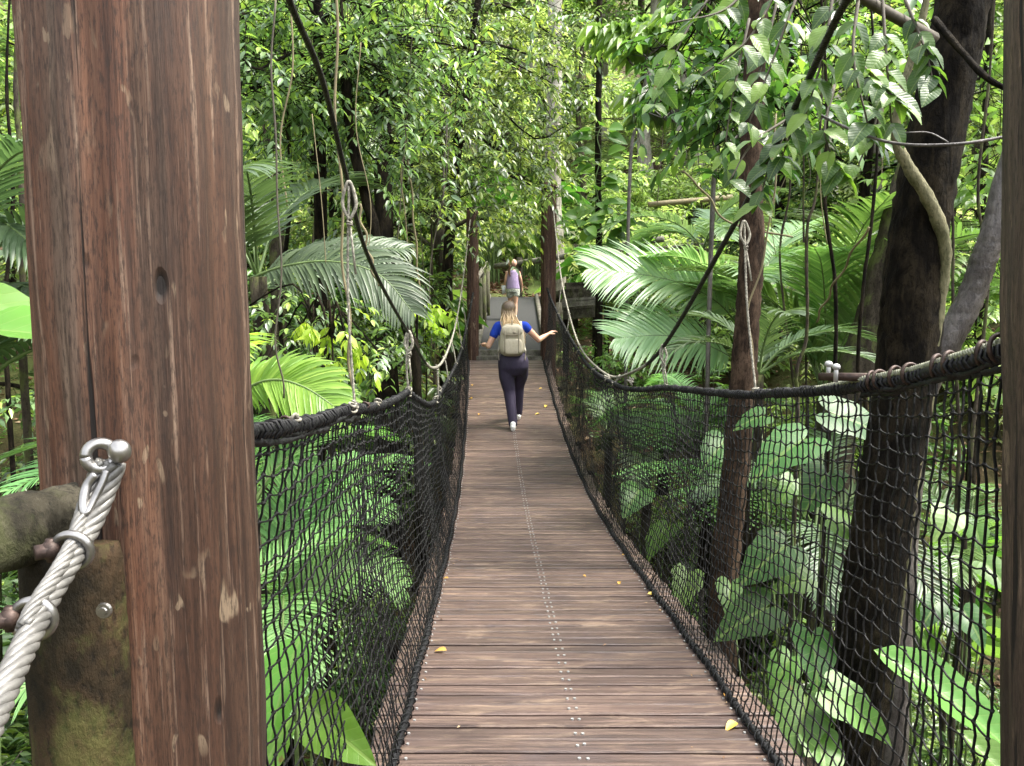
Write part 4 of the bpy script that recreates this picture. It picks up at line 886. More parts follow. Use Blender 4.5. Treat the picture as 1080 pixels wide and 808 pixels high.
trunk_tree('dead_tree', 'pale grey straight trunk standing beyond the taller far post', [(586, -60, 19), (585, 60, 19), (584, 130, 19), (583, 200, 19), (585, 260, 19)], [.15, .17, .19, .2, .24], M['bark_pale'], 14, .008)
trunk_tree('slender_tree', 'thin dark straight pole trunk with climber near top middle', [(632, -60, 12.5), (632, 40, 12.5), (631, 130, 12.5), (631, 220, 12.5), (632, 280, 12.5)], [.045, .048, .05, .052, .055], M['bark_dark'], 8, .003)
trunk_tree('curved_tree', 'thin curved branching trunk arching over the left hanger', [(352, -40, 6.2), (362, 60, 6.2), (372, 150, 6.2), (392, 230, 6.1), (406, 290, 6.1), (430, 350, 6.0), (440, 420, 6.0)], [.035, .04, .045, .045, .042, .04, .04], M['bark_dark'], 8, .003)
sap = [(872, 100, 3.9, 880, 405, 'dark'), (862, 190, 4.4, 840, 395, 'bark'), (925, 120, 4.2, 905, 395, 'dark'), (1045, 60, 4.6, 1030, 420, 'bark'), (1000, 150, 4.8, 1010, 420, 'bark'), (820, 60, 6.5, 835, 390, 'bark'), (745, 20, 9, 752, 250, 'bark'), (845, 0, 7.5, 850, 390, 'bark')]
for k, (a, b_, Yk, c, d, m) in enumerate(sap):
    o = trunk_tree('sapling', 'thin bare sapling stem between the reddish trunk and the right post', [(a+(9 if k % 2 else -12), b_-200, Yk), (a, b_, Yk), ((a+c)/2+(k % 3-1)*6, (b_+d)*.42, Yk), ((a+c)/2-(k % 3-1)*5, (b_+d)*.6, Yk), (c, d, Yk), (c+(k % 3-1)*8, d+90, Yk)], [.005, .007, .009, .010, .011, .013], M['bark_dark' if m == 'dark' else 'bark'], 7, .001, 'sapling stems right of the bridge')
for k, (a, Yk, c) in enumerate(((303, 6.5, 296), (330, 8, 326), (424, 9.8, 428), (450, 10.6, 456), (468, 11.2, 466), (20, 4.2, 24), (10, 7, 6))):
    trunk_tree('sapling', 'thin bare sapling stem among the foliage left of the bridge', [(a+3, -60, Yk), (a-3, 90, Yk), (a+4, 200, Yk), (c, 320, Yk), (c+3, 420, Yk)], [.010, .013, .016, .018, .022], M['bark' if k % 2 else 'bark_dark'], 7, .0015, 'sapling stems left of the bridge')
# hanging lianas (dry pale strings)
lian = [[(353, -20, 2.6), (356, 130, 2.6), (362, 260, 2.6), (368, 350, 2.6), (372, 424, 2.6)], [(378, 215, 3.0), (388, 262, 3.0), (398, 302, 3.0)], [(289, 0, 3.5), (288, 120, 3.5), (296, 250, 3.5), (292, 360, 3.5), (300, 420, 3.5)], [(430, 160, 7), (438, 250, 7), (444, 330, 7)], [(820, 120, 3.6), (812, 240, 3.6), (790, 330, 3.6), (798, 400, 3.6)], [(1000, 80, 3.6), (985, 210, 3.6), (975, 320, 3.6), (940, 395, 3.6)], [(720, 180, 6.5), (745, 205, 6.5), (770, 235, 6.5), (835, 250, 6.5)], [(915, 240, 2.9), (880, 300, 3.2), (860, 340, 3.4)], [(455, 30, 8), (470, 120, 8), (466, 220, 8)]]
for k, l_ in enumerate(lian):
    mb = MB(); P = catmull(atl(l_), 30); P[:, 0] += .008*np.sin(np.arange(30)*.7+k); tube(mb, P, .0045 if l_[0][2] < 5 else .009, 6); tag(mb.build('hanging_vine', M['vine_dry'] if k % 3 < 2 else M['twig']), 'thin dry vine hanging %s' % ('beside the left cable and its hanger rope' if k in (0, 1, 2, 3, 8) else 'in front of the trunks right of the bridge'), 'vine', 'vines left of the bridge' if k in (0, 1, 2, 3, 8) else 'vines right of the bridge')

vr = random.Random(77)
for k in range(16):
    lft = k < 10; px = vr.uniform(265, 480) if lft else vr.uniform(690, 1050); Yk = vr.uniform(4.5, 10); y0_ = vr.uniform(-40, 150); y1_ = y0_+vr.uniform(120, 300); w_ = vr.uniform(-25, 25)
    mb = MB(); P = catmull(atl([(px, y0_, Yk), (px+w_*.3+vr.uniform(-8, 8), y0_*.66+y1_*.34, Yk), (px+w_*.7+vr.uniform(-10, 10), y0_*.33+y1_*.67, Yk), (px+w_, min(y1_, 400), Yk)]), 24); tube(mb, P, vr.uniform(.003, .006), 5)
    tag(mb.build('hanging_vine', M['vine_dry'] if k % 2 else M['twig']), 'thin dry vine hanging %s' % ('beside the left cable and its hanger rope' if lft else 'in front of the trunks right of the bridge'), 'vine', 'vines left of the bridge' if lft else 'vines right of the bridge')
# --- left mid tree with drooping pinnate sprays: several trees, each its own
def spray_region(name, label, stem_pts, stem_r, boxes, mat, ll, lw, nl, tl, droop=.4, T=T_MID, seed=1, bark='bark_dark', group=None, cat='tree', hang=.35, tw=.004):
    """a tree or bush whose limbs reach the listed places: (px,py,Y, spread_m, twigs)"""
    global rng
    old = rng; rng = np.random.default_rng(seed); P = atl(stem_pts); base = P[-1].copy(); zt = float(tz(base[0], base[1]))
    if base[2] > zt: base = np.array([base[0], base[1], zt-.1]); P = np.vstack([P, base])
    root = empty(name, base, label, cat, group); mt, ml = MB(), MB(); n = len(P)*8; C = catmull(P, n); rr = np.interp(np.linspace(0, len(P)-1, n), np.arange(len(P)), np.linspace(stem_r*.5, stem_r*1.3, len(P))); tube(mt, C-base, rr, 12, jit=.002)
    for px, py, Yk, spd, tw_ in boxes:
        c = at(px, py, Yk); s = C[np.argmin(np.linalg.norm(C-c, axis=1)+np.where(C[:, 2] > c[2]+.2, .6, 0))]
        lp = catmull([s, s*.6+c*.4+np.array([0, 0, .12+.1*rng.random()]), c+rng.normal(0, spd*.2, 3), c+nrm(c-s)*spd*.7-np.array([0, 0, .15*spd])], 10); tube(mt, lp-base, np.linspace(max(stem_r*.3, .008), .004, 10), 5)
        st = c+rng.normal(0, 1, (tw_, 3))*spd*np.array([.5, .5, .42]); td = nrm(rng.normal(0, 1, (tw_, 3)))*np.array([1, 1, .5])+np.array([0, -.15, -.1])
        q = lp[rng.integers(4, 10, tw_)]; segs(mt, q-base, st-base, tw*.8, 3)
        sprays(ml, mt, st-base, td, tl*(.55+.8*rng.random(tw_)), nl, ll, lw, droop, T, tw, hang=hang)
    mt.build('trunk', M[bark], root); ml.build('crown', M[mat], root); rng = old; return root
spray_region('drooping_tree', 'nearer left tree with drooping grey-green leaflets above the hanger', [(330, -180, 6.4), (335, 0, 6.4), (338, 200, 6.5), (340, 380, 6.6)], .06,
    [(285, 20, 6.2, .75, 46), (350, 40, 6.0, .8, 50), (420, 30, 6.4, .8, 48), (300, 95, 6.2, .6, 40), (380, 95, 6.3, .65, 44), (280, 60, 5.6, .5, 26), (440, 90, 6.8, .6, 38), (330, 140, 6.6, .5, 24), (400, 150, 6.8, .5, 26), (330, -40, 6.0, .9, 30), (440, -40, 6.4, .9, 30)], 'pinnate', .088, .36, 8, .46, seed=2)
spray_region('drooping_tree', 'middle tree drooping small leaves over the slim far post', [(520, -200, 11), (505, 0, 11.2), (480, 180, 11.4), (470, 330, 11.5)], .08,
    [(430, 140, 9.5, .8, 36), (480, 130, 10, .85, 36), (530, 150, 10.4, .8, 32), (560, 190, 10.8, .6, 24), (500, 190, 10.2, .7, 30), (455, 185, 9.6, .55, 20), (470, 60, 10.5, .9, 34), (540, 70, 11, .9, 34), (560, 120, 11, .8, 26), (590, 40, 12, .9, 44), (605, 90, 13, .6, 20), (420, 60, 9.5, .8, 40), (500, 30, 11, 1., 40), (450, 220, 9.4, .4, 16)], 'pinnate', .118, .36, 7, .62, seed=3)
spray_region('leafy_shrub', 'bush of small leaves with bright lime tips beside the left net', [(330, 330, 4.6), (335, 400, 4.7), (340, 520, 4.9)], .02,
    [(300, 350, 4.6, .22, 12), (345, 345, 4.5, .25, 14), (385, 365, 4.5, .22, 12), (330, 370, 4.4, .22, 10), (400, 380, 4.8, .2, 8), (280, 330, 4.8, .25, 10)], 'pinnate', .065, .42, 4, .2, seed=4, tw=.002)
M['lime_tips'] = leaf_mat('lime_tip_leaf', [(0, (.30, .46, .05)), (1, (.42, .56, .08))], .4, .5)
spray_region('young_shoot', 'cluster of hanging lime green young leaves below the left frond', [(350, 350, 4.2), (345, 400, 4.5), (342, 520, 4.9)], .008,
    [(318, 338, 4.3, .05, 3), (345, 352, 4.2, .08, 4), (365, 362, 4.2, .07, 4), (350, 375, 4.2, .05, 3), (378, 370, 4.3, .05, 2)], 'lime_tips', .085, .42, 3, .08, .8, seed=5, tw=.0015, cat='plant', hang=1.2)
spray_region('young_shoot', 'bright lime drooping young leaves next to the left net top', [(448, 330, 8.8), (450, 400, 8.8), (448, 460, 8.9)], .01,
    [(438, 325, 8.6, .10, 4), (458, 326, 8.9, .10, 4), (470, 330, 9.4, .09, 3), (462, 345, 9.0, .08, 3)], 'lime_tips', .14, .42, 3, .14, .8, seed=6, tw=.002, cat='plant', hang=1.2)
spray_region('leafy_shrub', 'leafy dark bush hanging against the left net near the slim post', [(440, 330, 7.6), (440, 400, 7.7), (442, 480, 7.9)], .02,
    [(430, 345, 8.4, .3, 16), (448, 355, 9.2, .3, 16), (415, 330, 8.2, .3, 12), (445, 300, 9.4, .35, 14), (462, 300, 10.2, .3, 10)], 'dark', .12, .4, 5, .3, seed=7)
# trees over the right: mid green and cecropia like
spray_region('leafy_tree', 'crown of mid green leaves around the reddish trunk', [(800, -150, 4.9), (797, 0, 4.9), (795, 150, 4.9), (793, 300, 5)], .03,
    [(720, 30, 5.4, .45, 16), (770, 40, 5.2, .45, 20), (830, 30, 5.0, .45, 18), (790, 100, 5.2, .4, 16), (740, 90, 5.4, .35, 12), (850, 110, 5.2, .35, 12), (760, 150, 5.2, .3, 10)], 'dark', .13, .42, 4, .32, seed=8)
spray_region('leafy_tree', 'tree of bright leaves filling the gap beside the right post', [(1050, -100, 7.2), (1040, 100, 7.2), (1035, 300, 7.3), (1030, 400, 7.4)], .04,
    [(1000, 40, 6.8, .6, 24), (1050, 90, 6.6, .6, 24), (1030, 170, 6.8, .6, 22), (1000, 230, 7, .6, 22), (1050, 280, 6.6, .6, 20), (1020, 340, 6.6, .5, 18), (940, 60, 7.2, .6, 20), (900, 30, 7.4, .6, 20), (860, 100, 7.6, .5, 14)], 'lime', .13, .45, 4, .38, seed=9)
# foreground glossy branch (top right)
rng2 = np.random.default_rng(21); br = empty('overhanging_branch', at(960, 60, 2.85), 'overhanging branch of big glossy veined leaves at the top right', 'branch'); b0 = np.array(br.location)
mt, ml = MB(), MB(); limbp = catmull(atl([(985, 40, 2.85), (930, 10, 2.5), (880, -20, 2.2), (800, -50, 2.1), (730, -60, 2.1)]), 30); tube(mt, limbp-b0, np.linspace(.02, .008, 30), 7)
Pl, Dl, Nl, Ll = [], [], [], []
twl = [((905, 0), (900, 60), (915, 130), 2.0), ((880, -20), (870, 50), (850, 120), 2.1), ((930, -10), (935, 60), (940, 130), 2.1), ((955, 0), (975, 50), (985, 90), 2.3), ((850, -30), (820, 50), (790, 130), 2.3), ((830, -30), (790, 40), (740, 80), 2.5), ((800, -30), (765, 10), (705, 25), 2.5), ((860, 60), (845, 110), (825, 165), 2.2), ((835, 130), (815, 165), (800, 215), 2.3), ((880, 90), (870, 140), (885, 180), 2.3), ((840, 120), (795, 150), (770, 190), 2.5), ((900, 60), (930, 90), (950, 110), 2.0), ((790, 20), (775, 90), (765, 150), 2.6), ((760, -20), (720, 40), (690, 110), 3.0), ((920, 60), (925, 120), (905, 175), 2.3), ((820, 0), (800, 80), (790, 110), 2.8)]
for a, b_, c, Yk in twl:
    Yk += .22; P = catmull(atl([(*a, Yk+.1), (*b_, Yk), (*c, Yk-.05)]), 16); tube(mt, P-b0, np.linspace(.006, .0025, 16), 5); T, S_, B_ = frames(P)
    for q in range(3, 16, 2):
        for sg in (-1, 1):
            if rng2.random() < .30: continue
            Pl.append(P[q]); d = T[q]*.6+np.array([sg*.9, rng2.normal(-.25, .35), -.35])+rng2.normal(0, .25, 3); Dl.append(d); Nl.append([rng2.normal(0, .35), -.55+rng2.normal(0, .3), 1.]); Ll.append(rng2.uniform(.065, .11))
Ll = np.array(Ll); leaves(ml, np.array(Pl)-b0, np.array(Dl), np.array(Nl), Ll, Ll*.60, T_OV2)
ml.build('foliage', M['glossy'], br); mt.build('wood', M['twig'], br)
mb = MB(); P = catmull(atl([(985, 20, 2.6), (1015, 55, 2.5), (1045, 85, 2.4), (1090, 105, 2.4)]), 14); tube(mb, P, np.linspace(.012, .007, 14), 7, jit=.0008); tag(mb.build('bare_branch', M['bark_dark']), 'dark bare branch crossing behind the right post top', 'branch')
mb = MB(); P = catmull(atl([(862, 120, 2.3), (905, 140, 2.2), (950, 152, 2.1), (1010, 152, 2.0), (1068, 143, 2.0)]), 30); tube(mb, P, .0042, 6); P = catmull(atl([(955, 140, 2.1), (980, 140, 2.1), (1000, 150, 2.05)]), 8); tube(mb, P, .002, 5); tag(mb.build('bare_twig', M['bark_grey']), 'thin grey twig stretched across the big dark trunk', 'twig')
# climber with round leaves on pole trunk
def round_climber(name, label, spots, Lf, mat, seed, cat='climber', T=T_OV):
    r_ = np.random.default_rng(seed); base = at(*spots[0]); root = empty(name, base, label, cat); ml, mt = MB(), MB(); P = atl(spots)-base; C = catmull(P, len(P)*4); tube(mt, C, .008, 5)
    n = len(P)*6; idx = r_.integers(0, len(C), n); p = C[idx]; a = r_.uniform(0, 2*PI, n); d = np.stack([np.cos(a), np.sin(a)*.5-.3, r_.normal(-.1, .3, n)], 1); q = p+nrm(d)*Lf*.5; segs(mt, p, q, .004, 3)
    leaves(ml, q, d, np.array([0, -.6, .8])+r_.normal(0, .3, (n, 3)), Lf*(.7+.5*r_.random(n)), Lf*.72, T); ml.build('foliage', M[mat], root); mt.build('stem', M['stem'], root); return root
round_climber('round_leaf_climber', 'climber with round bright leaves clinging to the thin pole trunk', [(632, 215, 12.2), (628, 190, 12.2), (634, 165, 12.2), (630, 145, 12.2), (636, 130, 12.2)], .30, 'broad', 1)
round_climber('round_leaf_climber', 'shrubby climber of round leaves below the pole trunk', [(625, 262, 11.8), (640, 245, 11.8), (650, 225, 11.9), (665, 240, 11.8), (640, 215, 12.1), (610, 235, 12.0)], .26, 'broad', 2)
# lobed large leaves plant (cecropia)
def star_plant(name, label, stem, tops, Lf, mat, seed, cat='tree'):
    r_ = np.random.default_rng(seed); P = atl(stem); z = float(tz(P[-1][0], P[-1][1])); P = np.vstack([P, [P[-1][0], P[-1][1], z-.1]]); base = P[-1].copy(); root = empty(name, base, label, cat); mt, ml = MB(), MB(); tube(mt, catmull(P, 24)-base, np.linspace(.016, .024, 24), 7, jit=.001)
    for tp in tops:
        c = at(*tp); tube(mt, catmull([P[0], (P[0]+c)/2+np.array([0, 0, -.1]), c], 8)-base, .015, 6)
        for k in range(9):
            a = k*2.4+r_.normal(0, .3); o_ = np.array([math.cos(a), math.sin(a), .35+.5*r_.random()]); q = c+o_*Lf*.8; segs(mt, [c-base], [q-base], .006, 4)
            f = nrm(np.array([o_[0], o_[1], 0])); rgt = np.array([-f[1], f[0], 0])
            for m in range(-4, 5): 
                an = m*.42; d = f*math.cos(an)+rgt*math.sin(an)+np.array([0, 0, -.12-.18*abs(m)/4]); leaves(ml, [q-base], d, np.array([0, -.2, 1.])+r_.normal(0, .15, 3), Lf*(1-.07*abs(m)), Lf*.30, T_LAN)
    ml.build('crown', M[mat], root); mt.build('trunk', M['bark_grey'], root); return root
star_plant('lobed_leaf_tree', 'thin tree with big lobed pale leaves in the sunlit gap', [(682, 70, 9), (676, 130, 9.1), (664, 190, 9.2)], [(682, 60, 9), (655, 50, 9.3), (715, 45, 8.8)], .34, 'lime', 4)
star_plant('lobed_leaf_tree', 'dark lobed leaves drooping in front of the clearing', [(760, 110, 6.8), (755, 170, 6.9), (750, 260, 7)], [(745, 110, 6.8), (700, 125, 6.6), (770, 150, 7)], .27, 'dark', 5)
# --- palms
palm('forest_palm', at(272, 292, 5.2), 5, 1.5, .42, .028, M['palm'], 'grey-green palm arching over the left side from behind the post', trunk=(2.0, .06), seed=3, el=(.6, 1.3), n=40,
     custom=[atl([(258, 296, 5.2), (300, 281, 5.1), (350, 276, 5.0), (400, 290, 4.9), (436, 330, 4.8)]), atl([(250, 320, 5.1), (300, 290, 5.5), (360, 265, 5.8), (430, 262, 6.0)])], custom_kw=dict(n=46, ll=.42, lw=.024, droop=.28, v=.1, up=(0, -.75, .65)))
palm('lime_palm', at(245, 400, 3.7), 3, .9, .34, .032, M['palm_lime'], 'sunlit lime palm frond just above the left net', trunk=(1.6, .05), seed=4, el=(.4, 1.0), n=30,
     custom=[atl([(235, 425, 3.8), (280, 402, 3.7), (320, 408, 3.6), (368, 440, 3.5)]), atl([(230, 410, 3.9), (270, 398, 4.1), (320, 402, 4.2), (372, 428, 4.3)])], custom_kw=dict(n=36, ll=.27, lw=.026, droop=.20, v=.1, up=(0, -.8, .6)))
palm('pale_palm', at(790, 350, 8.2), 5, 1.9, .55, .036, M['palm_pale'], 'pale silvery palm with a wide frond right of the bridge end', trunk=(2.4, .08), seed=5, el=(.5, 1.3), n=46,
     custom=[atl([(785, 350, 8.1), (755, 318, 8.0), (715, 298, 7.9), (665, 288, 7.8), (622, 284, 7.7)]), atl([(785, 385, 8.0), (745, 364, 7.7), (700, 354, 7.5), (650, 357, 7.3)])], custom_kw=dict(n=58, ll=.68, lw=.032, droop=.13, v=.1, ang=.75, up=(0, -.7, .7)))
palm('forest_palm', at(870, 420, 7.4), 11, 2.6, .6, .034, M['palm_mid'], 'tall palm clump of striped fronds behind the saplings', trunk=(1.6, .08), seed=6, el=(.9, 1.45), n=54)
palm('forest_palm', at(940, 330, 8.6), 8, 2.2, .55, .034, M['palm'], 'darker palm behind the big dark trunk', trunk=(2.2, .08), seed=7, el=(.7, 1.4), n=48)
palm('forest_palm', at(742, 262, 12), 7, 1.7, .5, .04, M['palm_pale'], 'small blue-grey palm in the clearing beside the reddish trunk', trunk=(1.5, .08), seed=8, n=36)
palm('forest_palm', at(-40, 300, 3.6), 6, 1.3, .30, .026, M['palm'], 'blue-green palm left of the big red-brown post, upper fronds', trunk=(1.6, .05), seed=9, n=36, custom=[atl([(-60, 215, 3.6), (-10, 228, 3.5), (30, 255, 3.4), (60, 290, 3.4)]), atl([(-60, 330, 3.6), (0, 302, 3.5), (40, 308, 3.4), (80, 340, 3.4)])], custom_kw=dict(n=26, ll=.26, lw=.034, droop=.3, v=.1))
palm('forest_palm', at(-30, 420, 3.4), 7, 1.1, .26, .026, M['palm'], 'low dark palm left of the post above the rail log', trunk=(1.0, .04), seed=10, n=30)
palm('forest_palm', at(800, 395, 5.8), 6, 1.0, .3, .024, M['palm'], 'small dark palm behind the reddish trunk just above the net', trunk=(1.4, .04), seed=11, n=30)
palm('forest_palm', at(285, 130, 9.5), 8, 1.9, .5, .034, M['palm_mid'], 'green palm crown high behind the big left post', trunk=(3.4, .1), seed=12, n=40, el=(.2, 1.2))
# --- ferns under the bridge
palm('feathery_palm', at(300, 640, 4.2), 9, 1.5, .34, .015, M['fern'], 'pale green feathery fronds spreading below the left net', trunk=(1.2, .06), seed=21, n=56, el=(.35, .85), droop=.14,
     custom=[atl([(285, 660, 4.2), (310, 590, 4.3), (350, 545, 4.5), (410, 530, 4.8)]), atl([(285, 640, 4.2), (300, 550, 4.4), (330, 500, 4.7), (380, 480, 5.1)]), atl([(290, 670, 4.1), (330, 620, 4.1), (380, 600, 4.2), (425, 620, 4.3)])], custom_kw=dict(n=64, ll=.34, lw=.015, droop=.12, v=.1, up=(0, -.5, .8)))
palm('feathery_palm', at(262, 540, 4.0), 8, 1.2, .30, .015, M['fern'], 'bright feathery fronds behind the left net beside the big post', trunk=(1.2, .05), seed=22, n=46, el=(.5, 1.0), droop=.1)
palm('feathery_palm', at(200, 700, 3.4), 8, 1.3, .28, .014, M['fern'], 'feathery fronds low down beside the foot of the big post', trunk=(.6, .05), seed=23, n=46, el=(.4, .9), droop=.1)
fern('tree_fern', at(385, 510, 6.4), 12, 1.1, M['fern'], 'fern crown behind the middle of the left net', seed=3, trunk=.8, el=.5, npin=15)
fern('tree_fern', at(745, 520, 6.2), 12, 1.1, M['fern'], 'fern spreading behind the right net left of the reddish trunk', seed=4, trunk=.6, el=.5, npin=16)
fern('tree_fern', at(700, 455, 8.2), 11, 1.0, M['fern'], 'farther fern behind the right net near its curve', seed=5, trunk=.5, el=.5, npin=14)
palm('feathery_palm', at(1020, 590, 5.0), 8, 1.0, .24, .016, M['palm_mid'], 'low feathery fronds behind the right net beside the right post', trunk=(.5, .05), seed=24, n=40, el=(.5, 1.1))
for q_, (px_, py_, Y_, lb_) in enumerate(((640, 455, 9.6, 'feathery fronds behind the right net near the far bend'), (680, 490, 7.6, 'feathery fronds in the gully left of the reddish trunk'), (735, 445, 8.6, 'feathery fronds above the gully just left of the reddish trunk'), (860, 560, 5.2, 'feathery fronds between the reddish trunk and dark trunk'))):
    palm('feathery_palm', at(px_, py_, Y_), 9, 1.25, .28, .018, M[('palm_mid', 'palm', 'fern', 'palm')[q_]], lb_, trunk=(.8, .05), seed=30+q_, n=42, el=(.4, 1.0))
fern('ground_fern', gp(30, 3.6), 9, .8, M['fern'], 'dark fern left of the post above the rail log', seed=7, trunk=.3, el=.8, npin=18)
fern('ground_fern', at(300, 660, 3.9), 7, .7, M['fern'], 'small fern low below the left net', seed=8, trunk=.6, el=.5, npin=16)
# --- aroids
def aroid(name, base, lv, label, mat='aroid', T=T_HEART, cat='plant', stem_r=.007, wid=.82):
    base = np.array(base, float); root = empty(name, base, label, cat); r_ = np.random.default_rng(int(abs(base[0]*1000)))
    for (px, py, Yk, L, az, pit) in lv:
        c = at(px, py, Yk)-base; d = np.array([math.cos(az), math.sin(az), -math.sin(pit)]); n_ = np.array([-.1, -.5, 1.]); ml, mt = MB(), MB(); dn = nrm(d)
        leaves(ml, [c-dn*L*.3], d, n_+r_.normal(0, .38, 3), L, L*wid*r_.uniform(.88, 1.1), T); f = ml.build('leaf', M[mat], root)
        j_ = c-dn*L*.08; tube(mt, catmull([(0, 0, -.1), j_*.5+np.array([0, 0, .10]), j_+np.array([0, .01, -.004])], 12), np.linspace(stem_r*1.3, stem_r*.6, 12), 6); mt.build('petiole', M['stem'], f)
    return root
aroid('elephant_ear', gp(870, 3.7), [(840, 468, 3.5, .34, 3.6, .35), (890, 440, 3.7, .36, -.3, .3), (868, 505, 3.7, .26, 3.9, .6), (915, 500, 3.9, .20, 5.5, .4), (800, 440, 4.2, .18, 3.2, .3), (835, 510, 4.0, .17, 4.0, .6)], 'elephant ear plant with broad leaves just below the right head rope')
aroid('elephant_ear', gp(840, 3.3), [(820, 582, 3.3, .27, 3.5, .5), (888, 553, 3.1, .25, -.1, .4), (800, 645, 3.2, .27, 3.35, .4), (858, 680, 3.0, .25, 4.6, .7), (845, 612, 3.4, .18, 3.3, .2), (830, 700, 3.3, .20, 3.9, .6), (770, 620, 3.9, .2, 4.4, .5)], 'arrow-leaved plant between the reddish trunk and the big dark trunk')
aroid('elephant_ear', gp(880, 3.0), [(890, 738, 2.75, .26, -.5, .5), (848, 745, 2.8, .28, 4.2, .5), (865, 785, 2.7, .24, 4.6, .4)], 'low arrow-leaved plant at the foot of the big dark trunk')
aroid('large_leaf_plant', gp(1010, 3.0), [(975, 715, 2.7, .62, -.62, .35), (1045, 800, 2.4, .4, -.9, .5)], 'plant with one very long pale leaf beside the right post foot', 'broad', T_OV2, wid=.34)
aroid('elephant_ear', gp(1040, 4.2), [(1000, 545, 3.9, .2, 3.9, .5), (1045, 600, 3.7, .2, 5.0, .5), (985, 640, 3.8, .17, 3.9, .5), (1030, 560, 4.2, .16, 4.4, .6), (1020, 650, 3.6, .19, 4.8, .6)], 'cluster of heart leaves behind the net next to the right post')
aroid('large_leaf_plant', gp(300, 1.9), [(305, 700, 1.75, .24, 4.4, 1.0), (335, 755, 1.85, .27, 5.5, .15), (292, 780, 1.7, .2, 4.2, .7)], 'bright fleshy leaves at the foot of the left net beside the post', 'fleshy', T_OV2, wid=.55)
aroid('large_leaf_plant', gp(-60, 1.8), [(5, 345, 1.55, .34, -.05, -.1), (-15, 320, 1.6, .26, .1, .3)], 'pale broad leaf poking in left of the big post', 'fleshy', T_OV2, wid=.45)
aroid('elephant_ear', gp(690, 6.0), [(700, 560, 5.6, .32, 3.9, .5), (672, 520, 6.2, .34, 4.2, .3), (725, 610, 5.0, .30, 4.3, .5), (760, 470, 5.4, .34, 4.0, .4)], 'dark leafed plant behind the right net under the fern')
# --- heliconia clumps
def heli(name, seed, nleaf, L, W, mat='broad', hgt=1.2):
    r_ = np.random.default_rng(seed); root = empty(name, (0, 0, 0), 'x', 'plant'); ml, mt = MB(), MB()
    for k in range(nleaf):
        a = r_.uniform(0, 2*PI); rr_ = r_.uniform(.05, .45); b_ = np.array([math.cos(a)*rr_*.6, math.sin(a)*rr_*.6, 0]); h_ = hgt*(.4+.8*r_.random()); t_ = b_+np.array([math.cos(a)*.25, math.sin(a)*.25, h_]); tube(mt, catmull([b_-np.array([0, 0, .2]), b_+np.array([0, 0, h_*.6]), t_], 6), .014, 5)
        leaves(ml, [t_], [math.cos(a)*.8, math.sin(a)*.8, r_.uniform(-.2, .9)], [-math.cos(a)*.5, -math.sin(a)*.5-.2, 1.], L*(.7+.5*r_.random()), W*(.8+.4*r_.random()), T_LAN)
    ml.build('foliage', M[mat], root); mt.build('stem', M['stem'], root); return root
h0 = heli('broad_leaf_clump', 1, 26, .75, .22); h1 = heli('broad_leaf_clump', 2, 30, .55, .18, 'lime', .9)
used = {}
def put(proto, loc, rz, s, label, group=None):
    if proto.name not in used: used[proto.name] = 1; proto.location = loc; proto.rotation_euler = (0, 0, rz); proto.scale = (s,)*3; proto['label'] = label
    else: proto = dup(proto, loc, rz, s, label)
    if group: proto['group'] = group
    elif 'group' in proto: del proto['group']
    return proto
put(h0, gp(515, 23), 0, 1.6, 'broad-leaved clump directly behind the girl between the far posts')
put(h0, gp(560, 24), 2, 1.8, 'broad-leaved clump behind the rail left of the taller far post')
put(h1, gp(440, 15), 1, 1.1, 'bright broad-leaved clump left of the slim far post')
put(h1, gp(540, 27), 3, 2.3, 'far bright clump between the far posts above the girl')
put(h0, gp(650, 17.5), 4, 1.2, 'broad-leaved clump behind the crossing log fence')
put(h1, gp(620, 21), 5, 1.4, 'sunlit clump right of the pale trunk')
put(h0, gp(445, 13), 1.4, .9, 'dark broad-leaved plant under the middle tree')
put(h1, gp(1000, 6.4), .5, .8, 'bright broad-leaved plant right of the big dark trunk')
put(h1, gp(900, 5.4), 2.5, .5, 'small bright plant between saplings and big dark trunk')
put(h1, gp(1010, 4.3), 3.3, .55, 'long-leaved plant behind the net between dark trunk and right post')
put(h0, gp(790, 4.9), 1.3, .42, 'long-leaved plant at the foot of the reddish trunk')
put(h1, gp(950, 3.9), 4.3, .42, 'small long-leaved plant right of the big dark trunk foot')
put(h0, gp(960, 7), 4.3, .9, 'tall broad-leaved plant behind the leaning grey trunk')
# --- understorey bushes, shared meshes
def bush(name, seed, R_, n, nl, ll, lw, mat, tl=.3, droop=.35, T=T_LO):
    global rng
    old = rng; rng = np.random.default_rng(seed); root = empty(name, (0, 0, 0), 'x', 'shrub'); mt, ml = MB(), MB(); k = 9; ends = []
    for q in range(k):
        a = q*2.4; e = np.array([math.cos(a)*R_*.6, math.sin(a)*R_*.6, R_*(.7+.8*rng.random())]); P = catmull([(0, 0, -.15), e*.4+np.array([0, 0, .1*R_]), e], 8); tube(mt, P, np.linspace(.02*R_, .005, 8), 5); ends.append(P[3:])
    E = np.concatenate(ends); i_ = rng.integers(0, len(E), n); st = E[i_]+rng.normal(0, R_*.22, (n, 3)); st[:, 2] = np.maximum(st[:, 2], .08)
    td = nrm(st*np.array([1, 1, .3]))+nrm(rng.normal(0, 1, (n, 3)))*.8; sprays(ml, mt, st, td, tl*(.5+.8*rng.random(n)), nl, ll, lw, droop, T); mt.build('trunk', M['twig'], root); ml.build('crown', M[mat], root); rng = old; return root
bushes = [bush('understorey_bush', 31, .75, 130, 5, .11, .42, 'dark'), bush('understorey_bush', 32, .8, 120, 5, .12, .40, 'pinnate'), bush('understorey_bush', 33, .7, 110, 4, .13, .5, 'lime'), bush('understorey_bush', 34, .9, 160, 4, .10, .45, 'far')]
pr = random.Random(5); nb = [0]
